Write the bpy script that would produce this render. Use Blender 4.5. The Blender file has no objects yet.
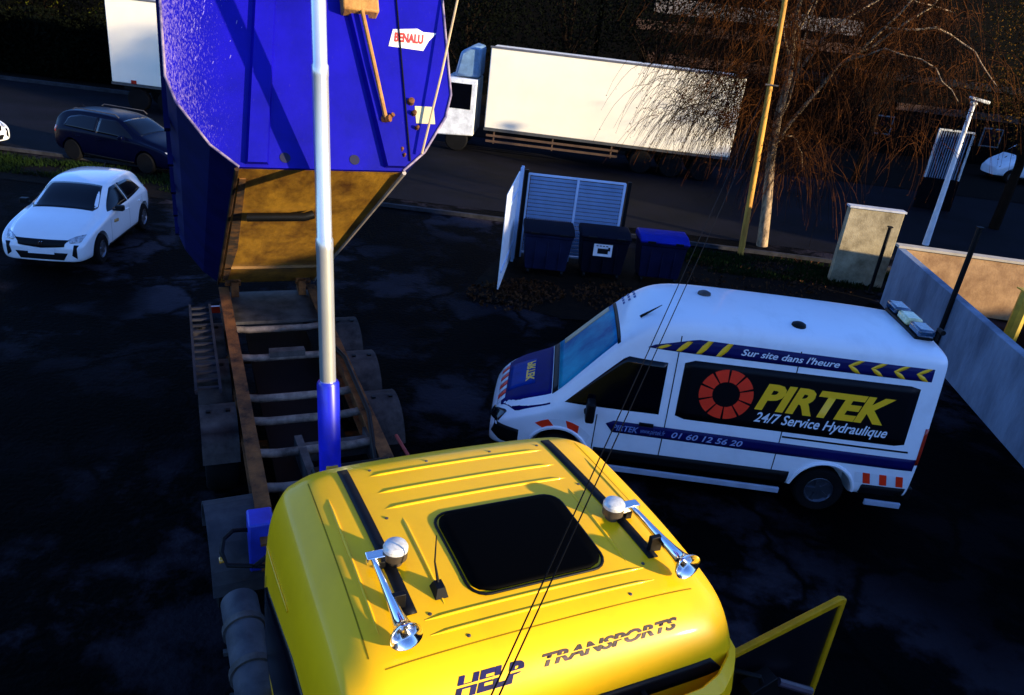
import bpy, bmesh, math, random
from mathutils import Vector, Matrix, Euler
from mathutils.bvhtree import BVHTree
random.seed(7)
R = math.radians
scene = bpy.context.scene

# ------------------------------------------------------------------ camera
FPX, PITCH, ROLL, CH = 773.0, 0.423, 0.120, 6.17
Fv = Vector((0, math.cos(PITCH), -math.sin(PITCH)))
R0 = Vector((1, 0, 0)); U0 = R0.cross(Fv)
Rv = math.cos(ROLL)*R0 + math.sin(ROLL)*U0
Uv = -math.sin(ROLL)*R0 + math.cos(ROLL)*U0
cd = bpy.data.cameras.new('camera'); cam = bpy.data.objects.new('camera', cd)
scene.collection.objects.link(cam)
cd.sensor_width = 36; cd.lens = 36*FPX/1024; cd.clip_end = 1500; cd.clip_start = .05
M = Matrix((Rv, Uv, -Fv)).transposed().to_4x4(); M.translation = (0, 0, CH)
cam.matrix_world = M
scene.camera = cam

# ------------------------------------------------------------------ light
SUN_EL, SUN_AZ = 12.0, 66.0        # degrees; azimuth from -Y turned towards +X
w = bpy.data.worlds.new('World'); scene.world = w; w.use_nodes = True
nt = w.node_tree
sky = nt.nodes.new('ShaderNodeTexSky'); sky.sky_type = 'NISHITA'; sky.sun_disc = False
sky.sun_elevation = R(SUN_EL)
sd = Vector((math.sin(R(SUN_AZ)), -math.cos(R(SUN_AZ)), 0))
sky.sun_rotation = math.atan2(sd.x, sd.y)
sky.ozone_density = 4.0; sky.dust_density = .6; sky.air_density = 1.0
tint = nt.nodes.new('ShaderNodeMix'); tint.data_type = 'RGBA'; tint.blend_type = 'MULTIPLY'; tint.inputs[0].default_value = 1
tint.inputs[7].default_value = (.88, 1.04, 1.48, 1)      # cool white balance of the shade
nt.links.new(sky.outputs[0], tint.inputs[6]); nt.links.new(tint.outputs[2], nt.nodes['Background'].inputs[0])
nt.nodes['Background'].inputs[1].default_value = .15
sl = bpy.data.lights.new('sun', 'SUN'); sl.energy = 5.0; sl.angle = R(1.0); sl.color = (1, .82, .52)
so = bpy.data.objects.new('sun', sl); scene.collection.objects.link(so)
tosun = Vector((sd.x*math.cos(R(SUN_EL)), sd.y*math.cos(R(SUN_EL)), math.sin(R(SUN_EL))))
so.rotation_euler = tosun.to_track_quat('Z', 'Y').to_euler(); so.location = (20, -12, 20)
scene.view_settings.view_transform = 'Standard'; scene.view_settings.look = 'None'
scene.view_settings.gamma = 1; scene.view_settings.exposure = 1.1
scene.render.engine = 'CYCLES'; scene.cycles.max_bounces = 5; scene.cycles.use_denoising = True

# ------------------------------------------------------------------ helpers
MATS = {}
def mat(name, col, rough=.5, metal=0, var=.25, scale=3., bump=0., bscale=40., coat=0., col2=None, emit=None, stretch=None, lo=.35, hi=.65, detail=8., spec=.5):
    if name in MATS: return MATS[name]
    m = bpy.data.materials.new(name); m.use_nodes = True; MATS[name] = m
    n = m.node_tree.nodes; l = m.node_tree.links; b = n['Principled BSDF']
    b.inputs['Roughness'].default_value = rough; b.inputs['Metallic'].default_value = metal; b.inputs['Specular IOR Level'].default_value = spec
    b.inputs['Coat Weight'].default_value = coat; b.inputs['Coat Roughness'].default_value = .08
    tc = n.new('ShaderNodeTexCoord'); mp = n.new('ShaderNodeMapping'); l.new(tc.outputs['Object'], mp.inputs[0])
    if stretch: mp.inputs['Scale'].default_value = stretch
    nz = n.new('ShaderNodeTexNoise'); nz.inputs['Scale'].default_value = scale; nz.inputs['Detail'].default_value = detail
    nz.inputs['Roughness'].default_value = .65
    l.new(mp.outputs[0], nz.inputs['Vector'])
    cr = n.new('ShaderNodeValToRGB'); cr.color_ramp.elements[0].position = lo; cr.color_ramp.elements[1].position = hi
    c2 = col2 if col2 else tuple(min(1, c*(1+var)) for c in col)
    c1 = col if col2 else tuple(c*(1-var) for c in col)
    cr.color_ramp.elements[0].color = (*c1, 1); cr.color_ramp.elements[1].color = (*c2, 1)
    l.new(nz.outputs['Fac'], cr.inputs[0]); l.new(cr.outputs[0], b.inputs['Base Color'])
    if bump:
        n2 = n.new('ShaderNodeTexNoise'); n2.inputs['Scale'].default_value = bscale; n2.inputs['Detail'].default_value = 6
        l.new(mp.outputs[0], n2.inputs['Vector'])
        bp = n.new('ShaderNodeBump'); bp.inputs['Strength'].default_value = bump; bp.inputs['Distance'].default_value = .02
        l.new(n2.outputs['Fac'], bp.inputs['Height']); l.new(bp.outputs[0], b.inputs['Normal'])
    return m

def setp(o, label=None, cat=None, group=None, kind=None):
    if label: o['label'] = label
    if cat: o['category'] = cat
    if group: o['group'] = group
    if kind: o['kind'] = kind
    return o
def thing(name, label, cat, loc=(0, 0, 0), rz=0., group=None):
    o = bpy.data.objects.new(name, None); scene.collection.objects.link(o)
    o.location = loc; o.rotation_euler = (0, 0, rz); o.empty_display_size = .2
    return setp(o, label, cat, group)
def link(name, me, m, parent=None, smooth=None):
    o = bpy.data.objects.new(name, me); scene.collection.objects.link(o)
    if m is not None and not me.materials: me.materials.append(m)
    if parent: o.parent = parent
    if smooth is not None:
        for p in me.polygons: p.use_smooth = True
        me.set_sharp_from_angle(angle=R(smooth))
    return o
def obj(name, bm, m, parent=None, smooth=30, bevel=0.):
    bmesh.ops.recalc_face_normals(bm, faces=bm.faces)
    me = bpy.data.meshes.new(name); bm.to_mesh(me); bm.free()
    o = link(name, me, m, parent, smooth)
    if bevel:
        b = o.modifiers.new('bevel', 'BEVEL'); b.width = bevel; b.segments = 2; b.limit_method = 'ANGLE'; b.angle_limit = R(40)
    return o
NB = bmesh.new
def box(bm, c, s, rot=None, taper=1.):
    """box centred at c with size s; rot Matrix 3x3"""
    vs = []
    for z in (-.5, .5):
        k = 1 if z < 0 else taper
        for x, y in ((-.5, -.5), (.5, -.5), (.5, .5), (-.5, .5)):
            v = Vector((x*s[0]*k, y*s[1]*k, z*s[2]))
            if rot: v = rot @ v
            vs.append(bm.verts.new(v+Vector(c)))
    for f in ((3, 2, 1, 0), (4, 5, 6, 7), (0, 1, 5, 4), (1, 2, 6, 5), (2, 3, 7, 6), (3, 0, 4, 7)):
        bm.faces.new([vs[i] for i in f])
def span(bm, x0, x1, y0, y1, z0, z1): box(bm, ((x0+x1)/2, (y0+y1)/2, (z0+z1)/2), (x1-x0, y1-y0, z1-z0))
def frame(d):
    d = Vector(d).normalized(); a = Vector((0, 0, 1)) if abs(d.z) < .9 else Vector((1, 0, 0))
    u = d.cross(a).normalized(); return u, d.cross(u)
def tube(bm, pts, rs, n=10, caps=True):
    pts = [Vector(p) for p in pts]
    if not hasattr(rs, '__len__'): rs = [rs]*len(pts)
    rings = []; u = None
    for i, p in enumerate(pts):
        d = (pts[min(i+1, len(pts)-1)]-pts[max(i-1, 0)])
        if d.length < 1e-9: d = Vector((0, 0, 1))
        d.normalize()
        if u is None: u, v = frame(d)
        else:
            u = (u-d*u.dot(d)).normalized(); v = d.cross(u)
        rings.append([bm.verts.new(p+(u*math.cos(t)+v*math.sin(t))*rs[i]) for t in [2*math.pi*k/n for k in range(n)]])
    for a, b in zip(rings, rings[1:]):
        for k in range(n): bm.faces.new((a[k], a[(k+1) % n], b[(k+1) % n], b[k]))
    if caps:
        bm.faces.new(rings[0][::-1]); bm.faces.new(rings[-1])
def axis_lathe(bm, c, d, prof, n=20):
    """prof: list (t along d, radius)"""
    d = Vector(d).normalized(); u, v = frame(d); rings = []
    for t, r in prof:
        rings.append([bm.verts.new(Vector(c)+d*t+(u*math.cos(a)+v*math.sin(a))*max(r, 1e-4)) for a in [2*math.pi*k/n for k in range(n)]])
    for a, b in zip(rings, rings[1:]):
        for k in range(n): bm.faces.new((a[k], a[(k+1) % n], b[(k+1) % n], b[k]))
    bm.faces.new(rings[0][::-1]); bm.faces.new(rings[-1])
def prism(bm, poly, f, a, b):
    """poly of 2D points, f(u,v,t)->Vector, from t=a to t=b"""
    A = [bm.verts.new(f(u, v, a)) for u, v in poly]; B = [bm.verts.new(f(u, v, b)) for u, v in poly]
    bm.faces.new(A[::-1]); bm.faces.new(B)
    for k in range(len(poly)): bm.faces.new((A[k], A[(k+1) % len(poly)], B[(k+1) % len(poly)], B[k]))
def sheet(name, pts, z, m, label=None, parent=None):
    bm = NB(); f = bm.faces.new([bm.verts.new((x, y, z)) for x, y in pts])
    if f.normal.z < 0: f.normal_flip()
    me = bpy.data.meshes.new(name); bm.normal_update(); bm.to_mesh(me); bm.free()
    o = link(name, me, m, parent); return o
def bake(o):
    dg = bpy.context.evaluated_depsgraph_get(); dg.update()
    me = bpy.data.meshes.new_from_object(o.evaluated_get(dg)); o.modifiers.clear(); old = o.data; o.data = me; return o

class Shell:
    """lofted body with left-right symmetry; patches are laid on it by ray casting"""
    def __init__(s, name, stations, m, parent, sub=2, arches=(), crease=(), rcrease=()):
        bm = NB(); rings = []
        for st in stations:
            x, half = st
            full = [(y, z) for y, z in half]+[(-y, z) for y, z in reversed(half)]
            rings.append([bm.verts.new((x, y, z)) for y, z in full])
        n = len(rings[0])
        for a, b in zip(rings, rings[1:]):
            for k in range(n): bm.faces.new((a[k], a[(k+1) % n], b[(k+1) % n], b[k]))
        h = n//2
        for rg in (rings[0], rings[-1]):      # cap as quads across
            for k in range(h-1): bm.faces.new((rg[k], rg[k+1], rg[n-2-k], rg[n-1-k]))
        cl_ = bm.edges.layers.float.new('crease_edge')
        for a, b in zip(rings, rings[1:]):
            for k, cv in crease:
                for kk in (k, n-1-k):
                    e = bm.edges.get((a[kk], b[kk]))
                    if e: e[cl_] = cv
        for ri, cv in rcrease:
            for k in range(4, n-4):
                e = bm.edges.get((rings[ri][k], rings[ri][(k+1) % n]))
                if e: e[cl_] = cv
        bmesh.ops.remove_doubles(bm, verts=bm.verts, dist=1e-5)
        s.o = obj(name, bm, m, parent, 40)
        sm = s.o.modifiers.new('s', 'SUBSURF'); sm.levels = sub; sm.render_levels = sub
        bake(s.o)
        me = s.o.data
        s.bvh = BVHTree.FromPolygons([v.co.copy() for v in me.vertices], [tuple(p.vertices) for p in me.polygons])
        if arches:
            cuts = []
            for (x, z, r, y0, y1) in arches:
                b2 = NB(); axis_lathe(b2, (x, y0, z), (0, y1-y0, 0), [(0, r), (abs(y1-y0), r)], 28)
                c = obj('cut', b2, None, parent); cuts.append(c)
                bo = s.o.modifiers.new('b', 'BOOLEAN'); bo.object = c; bo.operation = 'DIFFERENCE'; bo.solver = 'EXACT'
            bake(s.o)
            for c in cuts: bpy.data.objects.remove(c)
        me = s.o.data
        for p in me.polygons: p.use_smooth = True
        me.set_sharp_from_angle(angle=R(38))
        s.parent = parent
    def hit(s, o, d, off):
        h, nn, i, dist = s.bvh.ray_cast(Vector(o), Vector(d).normalized())
        if h is None: return None
        if nn.dot(Vector(d)) > 0: nn = -nn
        return h+nn*off
    def patch(s, name, poly, f, m, off=.004, nu=14, nv=8, thick=.006, parent=None, sub=None):
        """poly convex in (u,v); f(u,v)->(origin, direction)"""
        bm = NB(); us = [p[0] for p in poly]; u0, u1 = min(us), max(us); grid = []
        for i in range(nu+1):
            u = u0+(u1-u0)*(i/nu); u = min(max(u, u0+1e-5), u1-1e-5); vs = []
            for (a, b) in zip(poly, poly[1:]+poly[:1]):
                if (a[0]-u)*(b[0]-u) <= 0 and a[0] != b[0]:
                    t = (u-a[0])/(b[0]-a[0]); vs.append(a[1]+t*(b[1]-a[1]))
            lo, hi = min(vs), max(vs); col = []
            for j in range(nv+1):
                o, d = f(u, lo+(hi-lo)*j/nv); h = s.hit(o, d, off)
                col.append(bm.verts.new(h) if h else None)
            grid.append(col)
        for i in range(nu):
            for j in range(nv):
                q = [grid[i][j], grid[i+1][j], grid[i+1][j+1], grid[i][j+1]]
                if all(q):
                    try: bm.faces.new(q)
                    except ValueError: pass
        o0, d0 = f(poly[0][0], poly[0][1]); d0 = Vector(d0)
        bm.normal_update()
        for fc in bm.faces:
            if fc.normal.dot(d0) > 0: fc.normal_flip()
        me = bpy.data.meshes.new(name); bm.to_mesh(me); bm.free()
        o = link(name, me, m, parent or s.parent, 35)
        if thick:
            sm = o.modifiers.new('t', 'SOLIDIFY'); sm.thickness = thick; sm.offset = -1
        return o
    def text(s, name, txt, size, u0, v0, f, m, off=.012, shear=.25, bold=0., width=None, rot=0., parent=None, slices=0):
        me = text_mesh(txt, size, shear, bold, width)
        bm = NB(); bm.from_mesh(me)
        if slices:
            for k in range(1, slices):
                yy = size*.72*k/slices
                bmesh.ops.bisect_plane(bm, geom=bm.verts[:]+bm.edges[:]+bm.faces[:], plane_co=(0, yy-.007*size/.15, 0), plane_no=(0, 1, 0))
                bmesh.ops.bisect_plane(bm, geom=bm.verts[:]+bm.edges[:]+bm.faces[:], plane_co=(0, yy+.007*size/.15, 0), plane_no=(0, 1, 0))
                dl = [fc for fc in bm.faces if abs(fc.calc_center_median().y-yy) < .0065*size/.15]
                bmesh.ops.delete(bm, geom=dl, context='FACES')
        c, sn = math.cos(rot), math.sin(rot)
        dead = []
        for v in bm.verts:
            u, q = v.co.x, v.co.y
            o, d = f(u0+c*u-sn*q, v0+sn*u+c*q); h = s.hit(o, d, off)
            if h: v.co = h
            else: dead.append(v)
        bmesh.ops.delete(bm, geom=dead, context='VERTS')
        bm.to_mesh(me); bm.free(); me.materials.clear()
        return link(name, me, m, parent or s.parent)
def text_mesh(txt, size, shear=0., bold=0., width=None):
    cu = bpy.data.curves.new('t', 'FONT'); cu.body = txt; cu.size = size; cu.shear = shear; cu.offset = bold
    cu.resolution_u = 3; cu.fill_mode = 'FRONT'
    o = bpy.data.objects.new('t', cu); scene.collection.objects.link(o)
    dg = bpy.context.evaluated_depsgraph_get(); dg.update()
    me = bpy.data.meshes.new_from_object(o.evaluated_get(dg)); bpy.data.objects.remove(o)
    if width:
        xs = [v.co.x for v in me.vertices]; a, b = min(xs), max(xs)
        for v in me.vertices: v.co.x = (v.co.x-a)*width/(b-a)
    return me

def wheel(parent, x, y, r, wd, rimcol=(.35, .36, .38), side=1, name='wheel'):
    e = bpy.data.objects.new(name, None); scene.collection.objects.link(e); e.parent = parent; e.location = (x, y, r)
    bm = NB(); axis_lathe(bm, (0, -wd/2, 0), (0, 1, 0), [(0, r*.6), (0, r*.9), (wd*.12, r*.985), (wd*.3, r), (wd*.7, r), (wd*.88, r*.985), (wd, r*.9), (wd, r*.6), (wd*.75, r*.6), (wd*.25, r*.6)], 32)
    obj('tyre', bm, mat('tyre_rubber', (.004, .004, .0045), .85, var=.3, spec=.1), e, 40)
    bm = NB(); s = side
    axis_lathe(bm, (0, s*wd*.1, 0), (0, s, 0), [(0, r*.62), (wd*.32, r*.62), (wd*.36, r*.56), (wd*.2, r*.5), (wd*.18, r*.2), (wd*.3, r*.16), (wd*.3, .001)], 28)
    for k in range(5):
        a = k*2*math.pi/5
        box(bm, (math.cos(a)*r*.34, s*wd*.34, math.sin(a)*r*.34), (r*.42, wd*.12, r*.14), Matrix.Rotation(-a, 3, 'Y'))
    obj('rim', bm, mat('rim_metal_%.2f' % rimcol[0], rimcol, .35, .8, var=.1), e, 40)
    return e

# ------------------------------------------------------------------ materials
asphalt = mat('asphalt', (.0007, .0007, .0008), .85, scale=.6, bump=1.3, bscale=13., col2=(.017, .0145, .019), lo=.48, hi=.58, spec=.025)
def crackify(m, scale, dark):
    n = m.node_tree.nodes; l = m.node_tree.links; b = n['Principled BSDF']; src = b.inputs['Base Color'].links[0].from_socket
    tc = n.new('ShaderNodeTexCoord'); nz = n.new('ShaderNodeTexNoise'); nz.inputs['Scale'].default_value = 1.1; nz.inputs['Detail'].default_value = 5
    l.new(tc.outputs['Object'], nz.inputs['Vector'])
    ad = n.new('ShaderNodeVectorMath'); ad.operation = 'MULTIPLY_ADD'; ad.inputs[1].default_value = (1.5, 1.5, 0); l.new(nz.outputs['Color'], ad.inputs[0]); l.new(tc.outputs['Object'], ad.inputs[2])
    vo = n.new('ShaderNodeTexVoronoi'); vo.feature = 'DISTANCE_TO_EDGE'; vo.inputs['Scale'].default_value = scale; l.new(ad.outputs[0], vo.inputs['Vector'])
    cr = n.new('ShaderNodeValToRGB'); cr.color_ramp.elements[0].position = .01; cr.color_ramp.elements[1].position = .05
    cr.color_ramp.elements[0].color = (dark, dark, dark, 1); cr.color_ramp.elements[1].color = (1, 1, 1, 1); l.new(vo.outputs['Distance'], cr.inputs[0])
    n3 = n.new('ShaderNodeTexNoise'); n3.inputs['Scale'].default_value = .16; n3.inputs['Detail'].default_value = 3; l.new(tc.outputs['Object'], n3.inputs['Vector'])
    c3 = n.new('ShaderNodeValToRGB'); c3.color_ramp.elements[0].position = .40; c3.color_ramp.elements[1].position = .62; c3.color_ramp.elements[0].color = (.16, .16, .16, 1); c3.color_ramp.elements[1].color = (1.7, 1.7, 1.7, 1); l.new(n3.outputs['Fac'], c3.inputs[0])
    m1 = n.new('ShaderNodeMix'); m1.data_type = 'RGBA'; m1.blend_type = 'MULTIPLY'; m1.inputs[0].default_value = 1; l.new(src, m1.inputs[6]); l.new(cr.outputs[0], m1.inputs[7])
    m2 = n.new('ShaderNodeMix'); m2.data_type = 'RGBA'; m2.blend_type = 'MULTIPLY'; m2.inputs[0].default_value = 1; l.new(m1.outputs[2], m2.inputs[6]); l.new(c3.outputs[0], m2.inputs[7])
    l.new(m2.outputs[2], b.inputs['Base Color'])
crackify(asphalt, .45, .12)
roadm = mat('road_asphalt', (.0012, .0012, .002), .85, scale=.5, bump=.3, bscale=30., col2=(.0045, .0042, .008), spec=.08)
soil = mat('soil', (.002, .002, .0018), .95, col2=(.008, .005, .003), scale=4, bump=.8, bscale=20, spec=.05)
grassm = mat('grass_blades', (.001, .005, .0005), .85, col2=(.008, .020, .0015), scale=1, spec=.1)
concrete = mat('concrete', (.26, .13, .05), .85, col2=(.46, .26, .11), scale=2.5, bump=.3, bscale=18)  # orange of the sunlit bay wall put into the base colour
concrete_shade = mat('shaded_concrete', (.09, .11, .15), .85, col2=(.20, .25, .32), scale=1.3, bump=.35, bscale=14, stretch=(1, 1, .4))  # same bay concrete with its bluish shade put into the colour
rust = mat('rusty_steel', (.02, .010, .006), .8, col2=(.24, .085, .022), scale=3.5, bump=.4, bscale=40, spec=.2)
steel = mat('grey_steel', (.035, .032, .032), .6, .2, col2=(.10, .09, .085), scale=4, bump=.15, spec=.2)
blackp = mat('black_plastic', (.003, .003, .0035), .5, var=.2, spec=.15)
glass = mat('dark_glass', (.001, .0012, .003), .12, coat=.15, var=.1, spec=.25)
white = mat('white_paint', (.80, .82, .85), .38, coat=.35, col2=(.66, .68, .70), scale=2.6, lo=.5, hi=.85, stretch=(1, .5, 1))
navy = mat('navy_vinyl', (.003, .004, .07), .45, var=.15, spec=.2)
yel_v = mat('yellow_vinyl', (1.0, .50, .004), .45, var=.05)
red_v = mat('red_vinyl', (.92, .03, .004), .45, var=.08)
whi_v = mat('white_vinyl', (.7, .72, .75), .45, var=.05)
pale_v = mat('pale_blue_vinyl', (.16, .22, .45), .45, var=.05)
chrome = mat('chrome', (.80, .80, .80), .12, 1., var=.04)
yellow = mat('yellow_truck_paint', (1.0, .52, .0015), .38, coat=.10, col2=(.86, .43, .002), scale=2.2, spec=.25, lo=.45, hi=.8, bump=.02, bscale=3)
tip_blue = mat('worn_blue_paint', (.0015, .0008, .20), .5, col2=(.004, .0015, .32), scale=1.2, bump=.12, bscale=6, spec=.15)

def scuff(m):
    n = m.node_tree.nodes; l = m.node_tree.links; b = n['Principled BSDF']; src = b.inputs['Base Color'].links[0].from_socket
    tc = n.new('ShaderNodeTexCoord'); mp = n.new('ShaderNodeMapping'); mp.inputs['Scale'].default_value = (1, 2.6, .7); mp.inputs['Rotation'].default_value = (R(35), 0, 0)
    l.new(tc.outputs['Object'], mp.inputs[0]); nz = n.new('ShaderNodeTexNoise'); nz.inputs['Scale'].default_value = 38; nz.inputs['Detail'].default_value = 7; nz.inputs['Roughness'].default_value = .7
    l.new(mp.outputs[0], nz.inputs['Vector'])
    sx = n.new('ShaderNodeSeparateXYZ'); l.new(tc.outputs['Object'], sx.inputs[0])
    mr = n.new('ShaderNodeMapRange'); mr.inputs[1].default_value = -1.38; mr.inputs[2].default_value = -.75; mr.inputs[3].default_value = .14; mr.inputs[4].default_value = -.09; l.new(sx.outputs['Y'], mr.inputs[0])
    ad = n.new('ShaderNodeMath'); ad.operation = 'ADD'; l.new(nz.outputs['Fac'], ad.inputs[0]); l.new(mr.outputs[0], ad.inputs[1])
    cr = n.new('ShaderNodeValToRGB'); cr.color_ramp.elements[0].position = .56; cr.color_ramp.elements[1].position = .84; l.new(ad.outputs[0], cr.inputs[0])
    mx = n.new('ShaderNodeMix'); mx.data_type = 'RGBA'; l.new(cr.outputs[0], mx.inputs[0]); l.new(src, mx.inputs[6]); mx.inputs[7].default_value = (.30, .22, .42, 1); l.new(mx.outputs[2], b.inputs['Base Color'])
scuff(tip_blue)

# ------------------------------------------------------------------ ground and setting
def structure(o): o['kind'] = 'structure'; return o
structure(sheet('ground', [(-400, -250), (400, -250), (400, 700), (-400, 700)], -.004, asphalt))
structure(sheet('road', [(-90, 25.0), (90, 22.9), (90, 36.2), (-90, 38.3)], .004, roadm))
bm = NB()
prism(bm, [(-4.6, 22.9), (30, 22.1), (30, 22.24), (-4.6, 23.04)], lambda u, v, t: Vector((u, v, t)), -.01, .10)
prism(bm, [(-60, 24.75), (-5, 24.0), (-5, 24.14), (-60, 24.89)], lambda u, v, t: Vector((u, v, t)), -.01, .10)
structure(obj('kerb', bm, mat('kerb_stone', (.028, .028, .032), .85, var=.4, spec=.1), None))
structure(sheet('verge', [(-60, 21.3), (-9.6, 20.9), (-8.4, 23.2), (-60, 24.7)], .008, soil))
structure(sheet('planting_bed', [(-1.2, 16.4), (1.0, 15.5), (5.2, 16.2), (8.6, 18.5), (11, 22.2), (5.5, 22.3), (-.4, 20.4)], .008, soil))
structure(sheet('far_verge', [(-90, 38.4), (90, 36.3), (90, 60), (-90, 60)], .012, soil))

def blades(name, area, n, h, m, wd=.012):
    bm = NB(); tot = 0
    while tot < n:
        x = random.uniform(area[0], area[1]); y = random.uniform(area[2], area[3])
        if math.sin(x*2.1+y)+math.sin(y*3.3-x*1.3)+random.uniform(-1.2, 1.2) < -.3: continue
        hh = h*random.uniform(.4, 1.3); a = random.uniform(0, 6.28); lx, ly = random.uniform(-.5, .5)*hh, random.uniform(-.5, .5)*hh
        v = [bm.verts.new(p) for p in ((x-wd*math.cos(a), y-wd*math.sin(a), .01), (x+wd*math.cos(a), y+wd*math.sin(a), .01), (x+lx, y+ly, hh))]
        bm.faces.new(v); tot += 1
    me = bpy.data.meshes.new(name); bm.to_mesh(me); bm.free(); o = link(name, me, m)
    return setp(o, kind='stuff')
g = blades('grass', (-26, -9.8, 21.6, 23.6), 14000, .13, grassm, .018); setp(g, 'strip of short green grass between the parked cars and the road', 'grass')
g = blades('grass', (4.0, 11, 20.2, 22.2), 6000, .12, mat('dark_grass', (.002, .008, .001), .8, col2=(.010, .022, .003), spec=.05), .018); setp(g, 'dark ragged grass behind the bins under the birch', 'grass')

def leaf_stuff(name, spots, n, m, size, label, cat, zmax=.05):
    bm = NB()
    for i in range(n):
        cx, cy, r = random.choice(spots)
        a = random.uniform(0, 6.28); rr = r*math.sqrt(random.random())
        leaf(bm, (cx+rr*math.cos(a), cy+rr*math.sin(a), .02+random.random()*zmax), size*random.uniform(.6, 1.4))
    me = bpy.data.meshes.new(name); bm.to_mesh(me); bm.free()
    return setp(link(name, me, m), label, cat, kind='stuff')
def leaf(bm, p, s, droop=None):
    q = Euler((random.uniform(0, 6.28), random.uniform(-1.2, 1.2), random.uniform(0, 6.28))).to_matrix()
    p = Vector(p)
    bm.faces.new([bm.verts.new(p+q @ Vector(c)*s) for c in ((-.5, 0, 0), (0, -.28, .05), (.5, 0, 0), (0, .28, .05))])
leaf_stuff('fallen_leaves', [(-.3, 16.4, .9), (.3, 17.0, .8), (2.2, 17.2, 1.0), (6, 20, 2), (4.6, 18, .6), (8, 21, 1.5)], 2600,
           mat('dead_leaves', (.02, .007, .003), .8, col2=(.07, .025, .006), scale=3, spec=.1), .09, 'brown fallen leaves scattered around the foot of the bins', 'leaves')

# ------------------------------------------------------------------ lofted vehicle section helper
def sec(zb, ws, zbelt, wb, zre, wr, zr, crown=.02):
    return [(0, zb), (ws*.9, zb), (ws, zb+.05), (wb, zb+.25*(zbelt-zb)+.04), (wb, zbelt-.04), (wb-.004, zbelt+.03),
            (wr+.012, zre-.05), (wr-.02, zre+.6*(zr-zre)), (wr-.13, zr-.006), (wr*.45, zr+crown*.8), (0, zr+crown)]

# ------------------------------------------------------------------ service van
VL = R(178.7)
van = thing('service_van', 'white high roofed service van with navy stripes and yellow lettering on a black panel', 'van', (5.80, 10.28, 0), VL)
st = [(0.00, sec(.36, .90, 1.1, .95, 2.28, .80, 2.44)), (.05, sec(.34, .95, 1.1, .99, 2.34, .85, 2.53)), (.3, sec(.33, .97, 1.12, 1.0, 2.37, .875, 2.575)),
      (1.2, sec(.33, .98, 1.12, 1.01, 2.38, .88, 2.59)), (2.2, sec(.33, .98, 1.12, 1.01, 2.38, .88, 2.59)), (3.2, sec(.33, .98, 1.12, 1.01, 2.38, .88, 2.585)), (3.75, sec(.33, .98, 1.12, 1.01, 2.36, .875, 2.55)),
      (4.05, sec(.33, .98, 1.12, 1.01, 2.24, .85, 2.41)), (4.32, sec(.33, .98, 1.12, 1.005, 2.06, .82, 2.17)), (4.7, sec(.33, .98, 1.12, 1.0, 1.67, .86, 1.74)), (5.06, sec(.33, .97, 1.08, .99, 1.25, .90, 1.32)),
      (5.2, sec(.33, .96, 1.0, .98, 1.14, .89, 1.22)), (5.55, sec(.32, .93, .86, .95, 1.03, .83, 1.10)), (5.82, sec(.3, .86, .72, .88, .90, .74, .95)), (5.95, sec(.3, .76, .6, .80, .74, .66, .78)), (5.985, sec(.32, .68, .55, .72, .66, .58, .69))]
V = Shell('body', st, white, van, 2, [(1.25, .36, .43, .6, 1.2), (4.99, .36, .43, .6, 1.2), (1.25, .36, .43, -1.2, -.6), (4.99, .36, .43, -1.2, -.6)])
L = lambda u, v: ((u, 3, v), (0, -1, 0))        # left side by (x,z)
Rt = lambda u, v: ((u, -3, v), (0, 1, 0))
T = lambda u, v: ((u, v, 5), (0, 0, -1))        # top by (x,y)
Fr = lambda u, v: ((9, u, v), (-1, 0, 0))       # front by (y,z)
for nm, S in (('l', L), ('r', Rt)):
    V.patch('side_window', [(3.68, 1.22), (3.68, 1.97), (4.22, 1.97), (4.97, 1.20)], S, glass, .005, 20)
    V.patch('cargo_panel', [(.36, 1.21), (.33, 1.24), (.33, 2.05), (.36, 2.08), (3.40, 2.05), (3.46, 2.0), (3.46, 1.24), (3.42, 1.20)], S, mat('black_panel', (.0015, .0015, .003), .4, spec=.15, var=.1), .004, 24)
    V.patch('roof_stripe', [(.22, 2.165), (.22, 2.34), (3.35, 2.34), (3.9, 2.19), (3.98, 2.14), (3.4, 2.14)], S, navy, .004, 40, 3)
    V.patch('side_stripe', [(.10, .85), (.10, 1.03), (4.33, 1.04), (4.37, .98), (4.33, .86)], S, navy, .004, 40, 3)
    V.patch('sill_trim', [(1.74, .36), (1.74, .60), (4.48, .58), (4.48, .36)], S, blackp, .02, 20, 3, .03)
    V.patch('sill_trim', [(.03, .34), (.03, .55), (.78, .55), (.80, .34)], S, blackp, .02, 8, 3, .03)
    for x0 in (3.56, 1.98): V.patch('panel_gap', [(x0, .56), (x0, 2.36), (x0+.014, 2.36), (x0+.014, .56)], S, blackp, .003, 1, 14, 0)
    V.patch('panel_gap', [(4.5, .55), (4.5, 1.1), (4.514, 1.1), (4.514, .55)], S, blackp, .003, 1, 8, 0)
    V.patch('slide_rail', [(.25, 1.12), (.25, 1.145), (1.97, 1.145), (1.97, 1.12)], S, blackp, .006, 12, 1)
    for k in range(4):
        x = .36+.30*k
        V.patch('chevron', [(x, 2.255), (x+.09, 2.255), (x-.02, 2.34), (x-.11, 2.34)], S, yel_v, .008, 3, 2, .004)
        V.patch('chevron', [(x, 2.255), (x+.09, 2.255), (x-.02+.02, 2.165), (x-.11+.02, 2.165)], S, yel_v, .008, 3, 2, .004)
    for k in range(4):
        x = 2.95+.265*k; zt = 2.34 if k < 2 else (2.30 if k == 2 else 2.22)
        V.patch('chevron', [(x+.04, 2.15), (x+.13, 2.15), (x+.02, zt), (x-.07, zt)], S, yel_v, .008, 3, 3, .004)
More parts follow.
